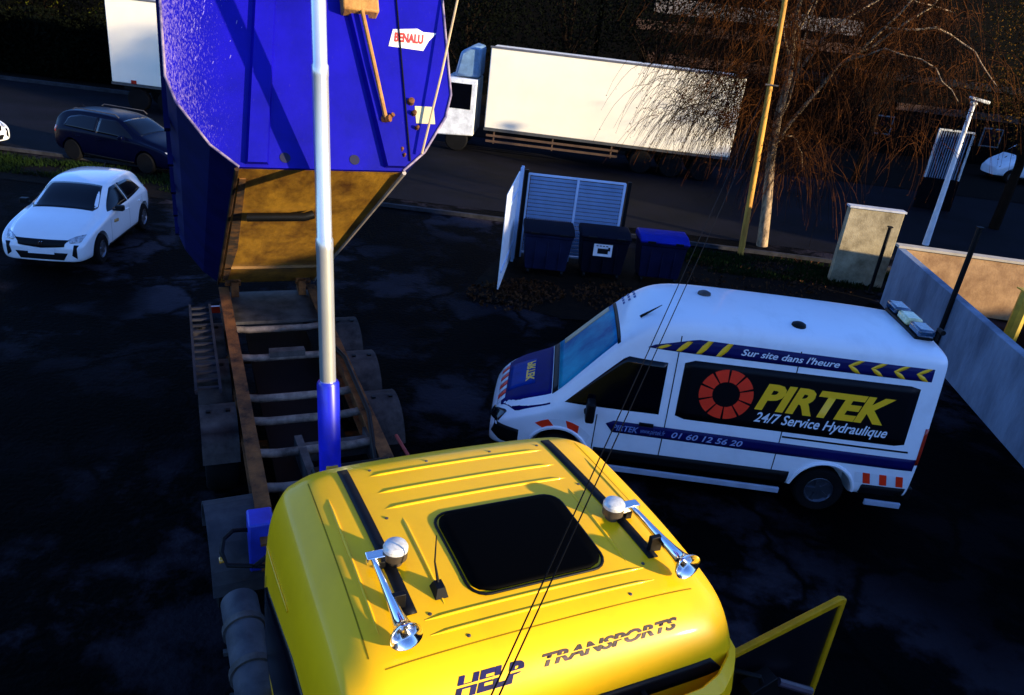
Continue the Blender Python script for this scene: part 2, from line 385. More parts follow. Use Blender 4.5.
# ring of ten red wedges
bm = NB()
for S, sx in ((L, 1), (Rt, 1)):
    b2 = NB(); cx, cz = 2.84, 1.635
    for k in range(10):
        a0 = 2*math.pi*k/10+.045+.3; a1 = 2*math.pi*(k+1)/10-.045+.3; N = 4; inner = []; outer = []
        for j in range(N+1):
            a = a0+(a1-a0)*j/N
            for rr, lst in ((.185+.0, inner), (.365, outer)):
                o, d = S(cx+rr*math.cos(a), cz+rr*math.sin(a)*.97); h = V.hit(o, d, .010); lst.append(b2.verts.new(h))
        for j in range(N): b2.faces.new((inner[j], inner[j+1], outer[j+1], outer[j]))
    obj('ring_emblem', b2, red_v, van)
# lettering: left side reads from front (high x) to rear, so x is mirrored
def Lt(u, v): return ((u*-1, 3, v), (0, -1, 0))
def RtT(u, v): return ((u, -3, v), (0, 1, 0))
V.text('lettering', 'PIRTEK', .50, -2.43, 1.505, Lt, yel_v, .012, .3, .022, 1.82)
V.text('lettering', '24/7 Service Hydraulique', .20, -2.40, 1.31, Lt, whi_v, .012, .3, .003, 1.80)
V.text('lettering', "Sur site dans l'heure", .125, -2.76, 2.21, Lt, whi_v, .012, .3, .002, 1.30)
V.text('lettering', '01 60 12 56 20', .125, -3.45, .90, Lt, mat('phone_vinyl', (.30, .36, .6), .5, var=.05), .012, .25, .002, .98)
V.text('lettering', 'PIRTEK', .125, -4.27, .90, Lt, pale_v, .012, .25, .003, .36)
V.text('lettering', 'www.pirtek.fr', .11, -3.88-.0, .91, Lt, pale_v, .012, .25, .0, .0+.34)
V.text('lettering', 'PIRTEK', .50, .55, 1.505, RtT, yel_v, .012, .3, .022, 1.72)
# red white wing and sill hazard marks
for k in range(4):
    a0, a1 = R(60+k*22), R(60+k*22+20)
    m_ = red_v if k % 2 == 0 else whi_v
    b2 = NB(); vs = []
    for (rr, a) in ((.47, a0), (.47, (a0+a1)/2), (.47, a1), (.58, a1-.12), (.58, (a0+a1)/2-.12), (.58, a0-.12)):
        o, d = L(4.99+rr*math.cos(a), .36+rr*math.sin(a)); vs.append(b2.verts.new(V.hit(o, d, .006)))
    b2.faces.new(vs); obj('hazard_mark', b2, m_, van)
for k in range(6):
    x = .14+.115*k
    V.patch('hazard_mark', [(x, .57), (x+.10, .57), (x+.15, .74), (x+.05, .74)], L, red_v if k % 2 == 0 else whi_v, .005, 3, 2, 0)
# windscreen, bonnet graphics
W = lambda u, v: ((u+.9, v, 2.4+.0), (-.70, 0, -.714))
def Wf(u, v): return (Vector((u, v, 3.2)), (0, 0, -1))
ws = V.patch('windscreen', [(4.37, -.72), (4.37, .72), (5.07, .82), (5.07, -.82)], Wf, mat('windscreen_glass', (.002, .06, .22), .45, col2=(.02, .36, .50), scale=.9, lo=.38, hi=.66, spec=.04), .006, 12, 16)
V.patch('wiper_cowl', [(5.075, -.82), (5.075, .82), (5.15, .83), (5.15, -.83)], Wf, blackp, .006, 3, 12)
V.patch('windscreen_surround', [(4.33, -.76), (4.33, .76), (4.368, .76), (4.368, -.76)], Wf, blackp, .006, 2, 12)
V.patch('windscreen_strip', [(4.42, -.72), (4.42, -.52), (5.0, -.58), (5.0, -.80)], Wf, mat('cream_strip', (.55, .45, .26), .6, var=.1), .012, 10, 3)  # cream strip laid along the far side of the windscreen
V.patch('bonnet_wrap', [(5.16, -.92), (5.16, .92), (5.62, .86), (5.86, .66), (5.90, 0), (5.86, -.66), (5.62, -.86)], T, mat('navy_wrap', (.001, .002, .10), .5, var=.2, spec=.05), .004, 14, 16)
V.patch('bonnet_panel', [(5.40, -.42), (5.40, .42), (5.78, .42), (5.78, -.42)], T, mat('mid_blue_vinyl', (.002, .03, .22), .5, var=.2, spec=.05), .008, 6, 8)
V.text('lettering', 'PIRTEK', .16, -.33, 5.42+.0, lambda u, v: ((v, u, 5), (0, 0, -1)), yel_v, .014, .2, .006, .66)
for k in range(9):
    y = -.62+k*.135
    V.patch('hazard_mark', [(y, 1), (y+.12, 1), (y+.06, 0), (y-.06, 0)] if False else [(5.80-.0, y), (5.80, y+.11), (5.90, y+.15), (5.90, y+.04)], T, red_v if k % 2 else whi_v, .010, 3, 3, .003)
V.patch('grille', [(-.60, .66), (.60, .66), (.58, .50), (-.58, .50)], Fr, blackp, .012, 12, 5)
for s in (-1, 1):
    V.patch('headlight', [(s*.56, .80), (s*.80, .88), (s*.84, .70), (s*.56, .66)] , lambda u, v, s=s: ((9, u, v), (-1, 0, 0)), mat('lamp_lens', (.004, .005, .008), .15, coat=.3, var=.5, scale=20), .01, 8, 5)
    V.patch('bumper_trim', [(5.55, .42), (5.55, .66), (5.93, .70), (5.94, .52), (5.80, .42)], L if s > 0 else Rt, blackp, .006, 10, 4)
    V.patch('tail_light', [(.02, .95), (.02, 1.5), (.10, 1.5), (.10, .95)], L if s > 0 else Rt, mat('red_lens', (.35, .02, .008), .2, coat=.5), .012, 2, 6, .02)
    b2 = NB(); box(b2, (4.62, s*1.15, 1.22), (.12, .22, .30)); box(b2, (4.66, s*1.02, 1.14), (.07, .16, .06)); obj('door_mirror', b2, blackp, van, bevel=.03)
    for xa, xb in ((1.82, 4.42), (.12, .62)):
        b2 = NB(); span(b2, xa, xb, s*1.04-.02, s*1.04+.02, .26, .345); obj('side_step', b2, mat('step_alu', (.30, .34, .42), .5, var=.15), van, bevel=.01)
    b2 = NB(); box(b2, (3.82, s*1.03, 1.05), (.20, .035, .05)); obj('door_handle', b2, blackp, van, bevel=.01)
    for x in (1.25, 4.99):
        wheel(van, x, s*.88, .345, .22, (.10, .11, .14), s)
        b2 = NB(); n = 18; pr = []
        for k in range(n+1):
            a = R(-4+188*k/n); pr.append((x+.45*math.cos(a), .36+.45*math.sin(a)))
        for p in pr: pass
        pts = []
        for p in pr:
            h = V.hit((p[0]-x)*1.0 and (p[0]-(p[0]-x)*.0, s*3, p[1]) or (p[0], s*3, p[1]), (0, -s, 0), .006)
            if h and h.z > .3: pts.append(h)
        if len(pts) > 3: tube(b2, pts, .028, 6); obj('wheel_arch_lip', b2, white, van)
b2 = NB(); box(b2, (-.01, 0, .42), (.10, 1.80, .20)); obj('rear_bumper', b2, blackp, van, bevel=.02)
b2 = NB()
for s in (-1, 1): box(b2, (-.006, s*.44, 1.75), (.012, .66, .66))
obj('rear_window', b2, glass, van)
# roof details
for x, y in ((3.15, -.25), (2.0, .55)):
    b2 = NB(); h = V.hit((x, y, 5), (0, 0, -1), 0); axis_lathe(b2, h, (0, 0, 1), [(-.01, .10), (.03, .09), (.05, .05), (.05, .001)], 16); obj('roof_vent', b2, blackp if y > 0 else steel, van)
b2 = NB(); h = V.hit((4.08, .42, 5), (0, 0, -1), 0); tube(b2, [h, h+Vector((-.02, 0, .03)), h+Vector((-.25, .02, .22))], [.03, .02, .005], 8); obj('aerial', b2, blackp, van)
b2 = NB()
for k in range(3):
    for j in range(3):
        h = V.hit((4.24-.07*k, -.42-.13*j, 5), (0, 0, -1), .004); box(b2, h, (.035, .06, .01), Matrix.Rotation(R(38), 3, 'Y'))
obj('roof_sticker', b2, mat('dim_blue_vinyl', (.03, .07, .22), .5), van)
b2 = NB(); h = V.hit((.28, -.1, 5), (0, 0, -1), 0)
box(b2, h+Vector((0, 0, .02)), (.26, 1.1, .05)); obj('beacon_bar_base', b2, blackp, van, bevel=.015)
for k, (yy, c) in enumerate(((-.42, 'a'), (0, 'b'), (.42, 'a'))):
    b2 = NB(); box(b2, h+Vector((0, yy, .10)), (.23, .34, .11)); obj('beacon_lens', b2, mat('smoky_blue_lens', (.02, .05, .10), .12, coat=1., var=.5, scale=12) if c == 'a' else mat('pale_yellow_lens', (.65, .62, .30), .2, coat=1., var=.3, scale=12), van, bevel=.03)
b2 = NB(); tube(b2, [h+Vector((-.18, .5, 0)), h+Vector((-.18, .5, .16)), h+Vector((-.16, .66, .17))], .035, 8); obj('beacon_bracket', b2, blackp, van)

# ------------------------------------------------------------------ cars
def car_sections(kind):
    if kind == 'hatch':
        return [(0.0, sec(.42, .62, .72, .70, .95, .60, 1.02)), (.06, sec(.30, .74, .80, .80, 1.02, .66, 1.12)), (.22, sec(.26, .82, .86, .87, 1.18, .62, 1.30)), (.45, sec(.22, .86, .90, .895, 1.32, .58, 1.40)),
                (.9, sec(.2, .87, .92, .90, 1.38, .60, 1.445)), (1.5, sec(.2, .87, .92, .90, 1.41, .62, 1.455)), (2.0, sec(.2, .87, .91, .90, 1.36, .61, 1.42)), (2.35, sec(.2, .87, .90, .895, 1.20, .62, 1.27)),
                (2.72, sec(.2, .87, .88, .89, 1.00, .68, 1.06)), (3.0, sec(.2, .87, .84, .89, .90, .74, .97)), (3.4, sec(.2, .86, .78, .88, .84, .74, .91)), (3.75, sec(.2, .82, .68, .85, .74, .68, .80)),
                (3.95, sec(.2, .74, .56, .78, .62, .58, .67)), (4.03, sec(.24, .66, .48, .70, .54, .50, .58))]
    return [(0.0, sec(.42, .62, .74, .70, .98, .62, 1.06)), (.06, sec(.30, .76, .82, .82, 1.10, .68, 1.20)), (.25, sec(.26, .84, .90, .88, 1.34, .62, 1.42)), (.6, sec(.22, .87, .94, .90, 1.44, .60, 1.51)),
            (1.2, sec(.2, .88, .95, .91, 1.47, .62, 1.54)), (2.0, sec(.2, .88, .95, .91, 1.47, .63, 1.54)), (2.5, sec(.2, .88, .93, .91, 1.38, .62, 1.46)), (2.9, sec(.2, .88, .92, .90, 1.18, .65, 1.25)),
            (3.25, sec(.2, .88, .90, .90, .98, .74, 1.05)), (3.7, sec(.2, .86, .84, .89, .90, .76, .97)), (4.1, sec(.2, .82, .74, .85, .80, .70, .86)), (4.28, sec(.2, .74, .60, .78, .66, .60, .71)), (4.36, sec(.24, .66, .5, .7, .56, .5, .6))]
def make_car(name, label, paint, kind, loc, rz, group, rimc):
    c = thing(name, label, 'car', loc, rz, group)
    ln = 4.03 if kind == 'hatch' else 4.36; xr, xf = (.68, 3.26) if kind == 'hatch' else (.78, 3.48); r = .32
    S = Shell('body', car_sections(kind), paint, c, 2, [(xr, r, .385, .55, 1.2), (xf, r, .385, .55, 1.2), (xr, r, .385, -1.2, -.55), (xf, r, .385, -1.2, -.55)])
    if kind == 'hatch':
        wsd = [(2.05, -.54), (2.05, .54), (2.70, .66), (2.86, .60), (2.86, -.60), (2.70, -.66)]
        sw1 = [(1.62, .96), (1.62, 1.33), (1.95, 1.32), (2.62, .95)]; sw2 = [(.62, 1.02), (.72, 1.20), (1.0, 1.30), (1.58, 1.335), (1.58, .96)]
        rw = [(.13, -.52), (.13, .52), (.42, .48), (.42, -.48)]
    else:
        wsd = [(2.52, -.56), (2.52, .56), (3.12, .68), (3.22, .62), (3.22, -.62), (3.12, -.68)]
        sw1 = [(1.75, .99), (1.75, 1.40), (2.35, 1.40), (3.05, .98)]; sw2 = [(.50, 1.03), (.60, 1.30), (1.0, 1.40), (1.71, 1.405), (1.71, .99)]
        rw = [(.12, -.52), (.12, .52), (.40, .48), (.40, -.48)]
    S.patch('windscreen', wsd, T, glass, .005, 12, 12)
    S.patch('rear_window', rw, T, glass, .005, 6, 10)
    for s, P in ((1, L), (-1, Rt)):
        S.patch('side_window', sw1, P, glass, .005, 14, 6); S.patch('side_window', sw2, P, glass, .005, 14, 6)
        gx = 1.60 if kind == 'hatch' else 1.73
        for x0 in (gx, gx-.85, gx+1.08): S.patch('panel_gap', [(x0, .32), (x0, .9), (x0+.01, .9), (x0+.01, .32)], P, blackp, .002, 1, 6, 0)
        S.patch('sill_trim', [(xr+.42, .22), (xr+.42, .30), (xf-.42, .30), (xf-.42, .22)], P, blackp, .01, 10, 2, .01)
        b2 = NB(); mx = 2.38 if kind == 'hatch' else 2.78
        box(b2, (mx, s*.99, .99), (.14, .17, .12)); box(b2, (mx+.03, s*.90, .95), (.06, .12, .04)); obj('door_mirror', b2, blackp if kind == 'hatch' else paint, c, bevel=.025)
        for hx in (gx-.65, gx+.15):
            b2 = NB(); h = S.hit((hx, s*3, .80), (0, -s, 0), .01); box(b2, h, (.16, .03, .03)); obj('door_handle', b2, paint, c, bevel=.006)
        for x in (xr, xf): wheel(c, x, s*.80, r, .20, rimc, s)
        f0 = ln-.16
        S.patch('headlight', [(s*.50, .68), (s*.62, .73), (s*.76, .73), (s*.72, .62), (s*.54, .61)], Fr, mat('bright_headlight', (.35, .36, .38), .1, .3, coat=1., var=.6, scale=25), .008, 8, 4, .01)
        S.patch('daytime_lamp', [(s*.60, .58), (s*.70, .58), (s*.68, .30), (s*.58, .38)], Fr, blackp, .008, 4, 5, .01)
        S.patch('tail_light', [(.04, .80), (.05, .98), (.24, .98), (.22, .82)], P, mat('red_lens', (.35, .02, .008), .2, coat=.5), .01, 4, 4, .015)
    S.patch('grille', [(-.52, .67), (.52, .67), (.44, .55), (0, .51), (-.44, .55)], Fr, blackp, .008, 12, 4, .012)
    S.patch('lower_grille', [(-.50, .42), (.50, .42), (.44, .27), (-.44, .27)], Fr, blackp, .008, 12, 4, .012)
    b2 = NB(); h = S.hit((9, 0, .60), (-1, 0, 0), .02)
    for a in (-1, 1):
        box(b2, h+Vector((0, a*.022, 0)), (.012, .014, .085), Matrix.Rotation(R(25*a), 3, 'X'))
        box(b2, h+Vector((.001, a*.022, .0)), (.012, .014, .085), Matrix.Rotation(R(-25*a), 3, 'X'))
    obj('badge', b2, chrome, c)
    b2 = NB(); h = S.hit((9, 0, .44), (-1, 0, 0), .02); box(b2, h, (.012, .50, .10)); obj('number_plate', b2, whi_v, c)
    b2 = NB(); h = S.hit((.5 if kind == 'hatch' else .6, 0, 5), (0, 0, -1), 0); tube(b2, [h, h+Vector((-.12, 0, .10))], [.018, .006], 6); obj('aerial', b2, blackp, c)
    return c, S
car_white = mat('car_white_paint', (.75, .76, .78), .22, coat=1., var=.02)
hb, HS = make_car('parked_car', 'white hatchback parked beside the tipper facing the camera, black grille', car_white, 'hatch', (-10.3, 18.68, 0), R(-82.2), 'parked cars', (.16, .16, .18))
HS.patch('door_sticker', [(2.28, .66), (2.28, .73), (2.52, .76), (2.52, .69)], L, mat('orange_sticker', (.5, .28, .08), .5), .006, 3, 2, .003)
blue_paint = mat('car_dark_blue_paint', (.0004, .001, .010), .3, coat=.05, var=.1, spec=.08)
be, BS = make_car('parked_car', 'dark blue estate car parked on the roadside behind the white hatchback', blue_paint, 'estate', (-15.0, 25.05, 0), R(-14), 'parked cars', (.10, .10, .12))
for s in (-1, 1):
    b2 = NB(); tube(b2, [(.7, s*.60, 1.52), (.8, s*.60, 1.58), (2.3, s*.61, 1.58), (2.42, s*.61, 1.50)], .016, 6); obj('roof_rail', b2, steel, be)
make_car('parked_car', 'white car nose poking in at the left picture edge by the road', car_white, 'hatch', (-20.95, 25.0, 0), R(-14), 'parked cars', (.16, .16, .18))

# ------------------------------------------------------------------ tractor unit (yellow cab)
TY = R(-62.5)
tf = Vector((math.cos(TY), math.sin(TY), 0)); tl = Vector((-tf.y, tf.x, 0))
TO = Vector((-.43, 4.86, 0))+tl*.07
truck = thing('tractor_truck', 'bright yellow lorry cab seen from above with roof hatch, horns and an open door', 'truck', TO, TY)
def tsec(zb, w, zs, zt, wt, ze, we, zr, wr, crown=.02):
    return [(0, zb), (w*.97, zb), (w, zb+.06), (w, zs), (w-.015, zt), (wt+.01, ze-.04), (we+.035, zr-.145), (we+.005, zr-.095), (wr+.05, zr-.03), (wr-.04, zr), (wr*.5, zr+crown), (0, zr+crown*1.2)]
st = [(-.03, tsec(.95, 1.15, 1.7, 2.20, 1.08, 2.60, .98, 2.88, .84)), (0.0, tsec(.9, 1.22, 1.7, 2.25, 1.15, 2.68, 1.05, 2.96, .90)), (.10, tsec(.9, 1.245, 1.7, 2.28, 1.19, 2.72, 1.09, 3.0, .93)), (.16, tsec(.9, 1.25, 1.7, 2.30, 1.2, 2.74, 1.11, 3.015, .95)), (.5, tsec(.9, 1.25, 1.7, 2.30, 1.2, 2.74, 1.11, 3.02, .95)),
      (1.0, tsec(.9, 1.25, 1.7, 2.30, 1.2, 2.74, 1.11, 3.02, .95)), (1.4, tsec(.9, 1.25, 1.7, 2.28, 1.2, 2.72, 1.10, 3.00, .94)), (1.68, tsec(.9, 1.25, 1.65, 2.22, 1.20, 2.68, 1.10, 2.965, .95)), (1.84, tsec(.9, 1.25, 1.6, 2.14, 1.19, 2.60, 1.09, 2.88, .95)),
      (1.95, tsec(.85, 1.24, 1.55, 2.05, 1.17, 2.42, 1.07, 2.71, .94)), (2.0, tsec(.8, 1.22, 1.45, 1.95, 1.15, 2.28, 1.04, 2.52, .94)), (2.06, tsec(.7, 1.17, 1.2, 1.6, 1.08, 1.85, .98, 2.05, .88)), (2.12, tsec(.6, 1.15, 1.0, 1.2, 1.06, 1.35, .98, 1.5, .9)), (2.16, tsec(.55, 1.1, .8, .95, 1.02, 1.08, .95, 1.2, .85))]
st = [(x if x > .3 else x-.13, [(y*(1.085 if z > 1.5 else 1.05), z+(.02 if z > 2.5 else 0)) for y, z in hs]) for x, hs in st]
C = Shell('cab_body', st, yellow, truck, 2, [(1.35, .52, .62, .75, 1.4), (1.35, .52, .62, -1.4, -.75)], crease=((7, .75), (4, .3)), rcrease=((1, .5),))
def roofrib(name, pts, r, m, off=0., n=8, sq=None):
    b2 = NB(); P = []
    for (x, y) in pts:
        h = C.hit((x, y, 5), (0, 0, -1), off); P.append(h)
    tube(b2, P, r, n); return obj(name, b2, m, truck, 50)
def lin(a, b, n=10): return [(a[0]+(b[0]-a[0])*k/n, a[1]+(b[1]-a[1])*k/n) for k in range(n+1)]
for x in (.13, .34, .52): roofrib('roof_rib', lin((x, -.66), (x, .72), 14), [.003]+[.014]*13+[.003], yellow, -.004)
for x in (1.50, 1.60): roofrib('roof_rib', lin((x, -.70), (x, .76), 14), [.003]+[.010]*13+[.003], yellow, -.001)
for y in (-.56, .66): roofrib('roof_rib', lin((.64, y), (1.44, y), 10), [.003]+[.012]*9+[.003], yellow, -.003)
for y in (-.96, 1.0): roofrib('roof_rib', lin((.30, y), (1.5, y), 10), [.003]+[.010]*9+[.003], yellow, .0)
for s, y0, y1 in ((-1, -.80, -.76), (1, .80, .86)):
    C.patch('roof_rail', [(-.0, y0-.035), (-.0, y0+.035), (1.44, y1+.035), (1.44, y1-.035)], T, blackp, .010, 20, 2, .02)
for y in (-1.045, 1.045): C.patch('roof_seam', [(.05, y-.004), (.05, y+.004), (1.62, y+.004), (1.62, y-.004)], T, mat('dark_yellow_seam', (.30, .17, .002), .7, spec=.1), .0015, 24, 1, 0)  # thin dark yellow joint lines along the roof panels
C.patch('roof_seam', [(1.700, -.98), (1.700, .98), (1.708, .98), (1.708, -.98)], T, MATS['dark_yellow_seam'], .0015, 1, 30, 0)
for (x, y) in ((.06, -.62), (.06, -.2), (.06, .3), (.06, .7), (.62, -.66), (.62, .76), (1.47, -.66), (1.47, .76), (1.66, -.5), (1.66, .55)):
    b2 = NB(); h = C.hit((x, y, 5), (0, 0, -1), -.002); axis_lathe(b2, h, (0, 0, 1), [(0, .012), (.006, .011), (.009, .006)], 10); obj('roof_screw', b2, steel, truck)
# rounded roof hatch
hc = (1.06, .07); poly = []
for cx, cy, a0 in ((hc[0]-.25, hc[1]-.33, 180), (hc[0]+.25, hc[1]-.33, 270), (hc[0]+.25, hc[1]+.33, 0), (hc[0]-.25, hc[1]+.33, 90)):
    for k in range(6):
        a = R(a0+k*18); poly.append((cx+.11*math.cos(a), cy+.11*math.sin(a)))
C.patch('roof_hatch', poly, T, mat('hatch_glass', (.0005, .0005, .0005), .6, var=.1, spec=.02), .018, 24, 12, .03)
po = [((x-hc[0])*1.05+hc[0], (y-hc[1])*1.04+hc[1]) for x, y in poly]
roofrib('hatch_seal', po+[po[0]], .010, blackp, .002)
for s in (-1, 1):
    y = -.73 if s < 0 else .79
    b2 = NB(); h = C.hit((1.03, y, 5), (0, 0, -1), 0)
    axis_lathe(b2, h, (0, 0, 1), [(0, .045), (.04, .045), (.045, .072), (.095, .074), (.10, .068)], 24); obj('beacon_base', b2, mat('brown_rubber', (.05, .035, .02), .5), truck, 30)
    b2 = NB(); axis_lathe(b2, h+Vector((0, 0, .10)), (0, 0, 1), [(0, .075), (.022, .075), (.04, .064), (.049, .038), (.051, .001)], 24); obj('beacon_cap', b2, mat('white_lens', (.62, .60, .52), .25, coat=.6, var=.2, scale=30), truck, 30)
    y = -.86 if s < 0 else .95; z = 3.10; x0, x1 = 1.04, 1.66
    b2 = NB(); axis_lathe(b2, (x0, y, z), (x1-x0, 0, 0), [(0, .018), (.1, .020), (.2, .022), (.34, .027), (.46, .036), (.54, .048), (.585, .066), (.61, .088), (.625, .09), (.62, .08), (.58, .05), (.5, .03), (.5, .001)], 20); obj('air_horn', b2, chrome, truck, 40)
    b2 = NB(); box(b2, (x0-.02, y-s*.03, z+.005), (.07, .15, .055)); obj('horn_valve', b2, chrome, truck, bevel=.008)
    b2 = NB(); zr = C.hit((x0+.3, y-s*.04, 5), (0, 0, -1), 0).z
    box(b2, (x0+.33, y-s*.04, (z+zr)/2), (.035, .09, z-zr+.05)); obj('horn_bracket', b2, blackp, truck, bevel=.004)
    b2 = NB(); box(b2, (x0, y-s*.04, (z+zr)/2-.01), (.035, .05, z-zr)); obj('horn_foot', b2, blackp, truck, bevel=.004)
b2 = NB(); h = C.hit((1.33, -.56, 5), (0, 0, -1), 0); box(b2, h+Vector((0, 0, .025)), (.12, .08, .06), None, .6); tube(b2, [h+Vector((-.02, 0, .05)), h+Vector((-.07, -.01, .16)), h+Vector((-.09, -.005, .33))], [.010, .006, .004], 6); obj('roof_aerial', b2, blackp, truck, bevel=.004)
# lettering across the front brow
vin = mat('indigo_letters', (.006, .004, .06), .5, var=.5, scale=8, spec=.1)
def Brow(u, v): return (Vector((1.93-.62*v, u, 2.885+.78*v))+Vector((.78, 0, .62))*1.5, (-.78, 0, -.62))
C.text('lettering', 'HELP', .135, -.66, -.02, Brow, vin, .004, .35, .006, .42, slices=2)
C.text('lettering', 'TRANSPORTS', .085, -.13, .012, Brow, mat('purple_letters', (.03, .015, .02), .45, .2, var=.7, scale=10, spec=.2), .004, .35, .003, .92, slices=2)
C.patch('visor_gap_shade', [(-1.12, 2.52), (-1.10, 2.63), (1.10, 2.63), (1.12, 2.52)], Fr, blackp, .006, 20, 3)  # black strip painted on the brow for the shade above the visor
# sun visor
b2 = NB(); n = 16
def vis(y, k):  # curved plan
    e = max(0, (abs(y)-.70)/.6); return 2.18-.34*e**2.2+k
A = []
for i in range(n+1):
    y = -1.30+2.60*i/n; e = max(0, (abs(y)-.85)/.45); q = 1-.55*e**3
    x = vis(y, 0); A.append([b2.verts.new((x+dx, y, 2.50+(zz-2.50)*q)) for dx, zz in ((-.02, 2.64), (.05, 2.58), (.075, 2.42), (.055, 2.42), (.03, 2.565), (-.035, 2.625))])
for a, b in zip(A, A[1:]):
    for k in range(6): b2.faces.new((a[k], a[(k+1) % 6], b[(k+1) % 6], b[k]))
b2.faces.new(A[0][::-1]); b2.faces.new(A[-1])
obj('sun_visor', b2, yellow, truck, 35)
b2 = NB()
for s in (-1, 1):
    box(b2, (2.08, s*.5, 2.56), (.16, .03, .03))
obj('visor_bracket', b2, blackp, truck)
C.patch('windscreen', [(-1.02, 1.55), (-.98, 2.42), (.98, 2.42), (1.02, 1.55)], Fr, glass, .006, 14, 6)
C.patch('side_window', [(.03, 1.40), (.03, 2.16), (.08, 2.24), (1.05, 2.48), (1.45, 2.50), (1.82, 2.10), (1.82, 1.40)], Rt, mat('cab_glass', (.001, .001, .003), .25, spec=.2), .005, 18, 8)
C.patch('door_opening', [(.72, .95), (.72, 2.40), (1.45, 2.44), (1.80, 2.2), (1.85, .95)], L, mat('dark_interior', (.001, .001, .001), .9, spec=.02), .004, 12, 10)
C.patch('side_crease', [(.05, 2.53), (.05, 2.545), (.8, 2.635), (.8, 2.62)], Rt, yellow, .010, 10, 1, .010)
for s, P in ((-1, Rt),): 
    C.patch('panel_gap', [(.06, 1.0), (.06, 2.3), (.075, 2.3), (.075, 1.0)], P, blackp, .003, 1, 10, 0)
    b2 = NB(); box(b2, (1.95, s*1.42, 1.9), (.12, .24, .55)); box(b2, (1.90, s*1.32, 2.05), (.03, .22, .03)); obj('wing_mirror', b2, blackp, truck, bevel=.04)
# open door, swung forward on the driver side
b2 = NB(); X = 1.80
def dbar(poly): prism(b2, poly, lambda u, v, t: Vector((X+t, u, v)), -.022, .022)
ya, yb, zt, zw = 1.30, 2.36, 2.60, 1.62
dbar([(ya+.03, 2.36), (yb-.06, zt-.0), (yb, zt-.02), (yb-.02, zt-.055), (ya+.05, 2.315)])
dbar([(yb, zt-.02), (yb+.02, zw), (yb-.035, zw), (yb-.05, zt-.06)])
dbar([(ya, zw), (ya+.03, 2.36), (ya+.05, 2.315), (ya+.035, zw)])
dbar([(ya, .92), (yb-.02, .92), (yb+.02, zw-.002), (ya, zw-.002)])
dr = obj('door', b2, mat('shaded_door_paint', (.34, .17, .003), .5, col2=(.5, .25, .004), scale=6, spec=.1), truck, bevel=.012)  # cab yellow darkened, the door's shade put into the colour
b2 = NB(); prism(b2, [(ya+.037, zw), (ya+.05, 2.312), (yb-.052, zt-.064), (yb-.037, zw)], lambda u, v, t: Vector((X+t, u, v)), -.004, .004); obj('door_glass', b2, mat('door_glass', (.003, .003, .005), .3), dr)
b2 = NB(); box(b2, (X+.12, ya+.34, 2.02), (.12, .22, .36), Matrix.Rotation(R(20), 3, 'X')); tube(b2, [(X+.03, ya+.1, 2.25), (X+.16, ya+.22, 2.28), (X+.14, ya+.34, 2.1)], .018, 8); obj('door_mirror', b2, blackp, dr, bevel=.03)
b2 = NB(); tube(b2, [(X+.07, ya+.55, 2.02), (X+.13, ya+.85, 1.88)], .03, 8); obj('grab_handle', b2, mat('brown_plastic', (.05, .035, .05), .5), dr)
# chassis of the tractor
b2 = NB()
for s in (-1, 1): box(b2, (-1.4, s*.42, .95), (4.6, .09, .26))
for x in (-3.5, -2.6, -1.7, -.8): box(b2, (x, 0, .95), (.12, .78, .2))
obj('chassis_frame', b2, steel, truck)
b2 = NB(); box(b2, (-2.35, 0, 1.17), (.9, .9, .08)); obj('fifth_wheel', b2, blackp, truck, bevel=.03)
for s in (-1, 1):
    wheel(truck, 1.35, s*1.05, .5, .30, (.3, .3, .3), s); wheel(truck, -2.35, s*.95-(.30 if s < 0 else 0), .5, .56, (.3, .3, .3), s)
    b2 = NB(); n = 14
    yo = .32 if s < 0 else 0
    pr = [(-2.35+.60*math.cos(R(180*k/n)), .56+.60*math.sin(R(180*k/n))) for k in range(n+1)]
    pi_ = [(-2.35+.57*math.cos(R(180*k/n)), .56+.57*math.sin(R(180*k/n))) for k in range(n+1)]
    for k in range(n):
        prism(b2, [pr[k], pr[k+1], pi_[k+1], pi_[k]], lambda u, v, t: Vector((u, t, v)), s*(.66+yo), s*(1.27+yo))
    bmesh.ops.remove_doubles(b2, verts=b2.verts, dist=1e-4)
    obj('mudguard', b2, mat('grey_mudguard', (.02, .021, .026), .7, col2=(.055, .054, .06), scale=3, spec=.2), truck, 40)
    b2 = NB(); axis_lathe(b2, (-1.30, s*(.98+yo*1.3), .86), (1, 0, 0), [(-.05, .05), (-.02, .14), (0, .165), (1.25, .165), (1.28, .14), (1.31, .05)], 24); obj('air_tank' if s < 0 else 'fuel_tank', b2, mat('tank_grey', (.035, .036, .044), .6, .1, col2=(.085, .085, .095), spec=.2), truck, 40)
    b2 = NB()
    for x in (-.95, -.45, .0): axis_lathe(b2, (x-.035, s*(.98+yo*1.3), .86), (1, 0, 0), [(0, .168), (0, .188), (.07, .188), (.07, .168)], 24); box(b2, (x, s*(.98+yo*1.1), .64), (.05, .5, .04))
    obj('tank_strap', b2, steel, truck)
b2 = NB(); tube(b2, [(-1.75, -.75, 1.2)]+[(-1.65+.28*math.cos(a), -1.25+.25*math.sin(a), 1.18+.05*math.sin(2*a)) for a in [R(30*k) for k in range(11)]]+[(-1.3, -.4, 1.0)], .022, 8); obj('brake_hose', b2, blackp, truck, 60)
b2 = NB(); tube(b2, [(-1.6, -.4, 1.05), (-1.75, -.1, 1.5), (-1.3, .15, 1.75), (-.5, .2, 1.6)], .02, 8); obj('brake_hose', b2, mat('red_hose', (.3, .02, .01), .5), truck, 60)
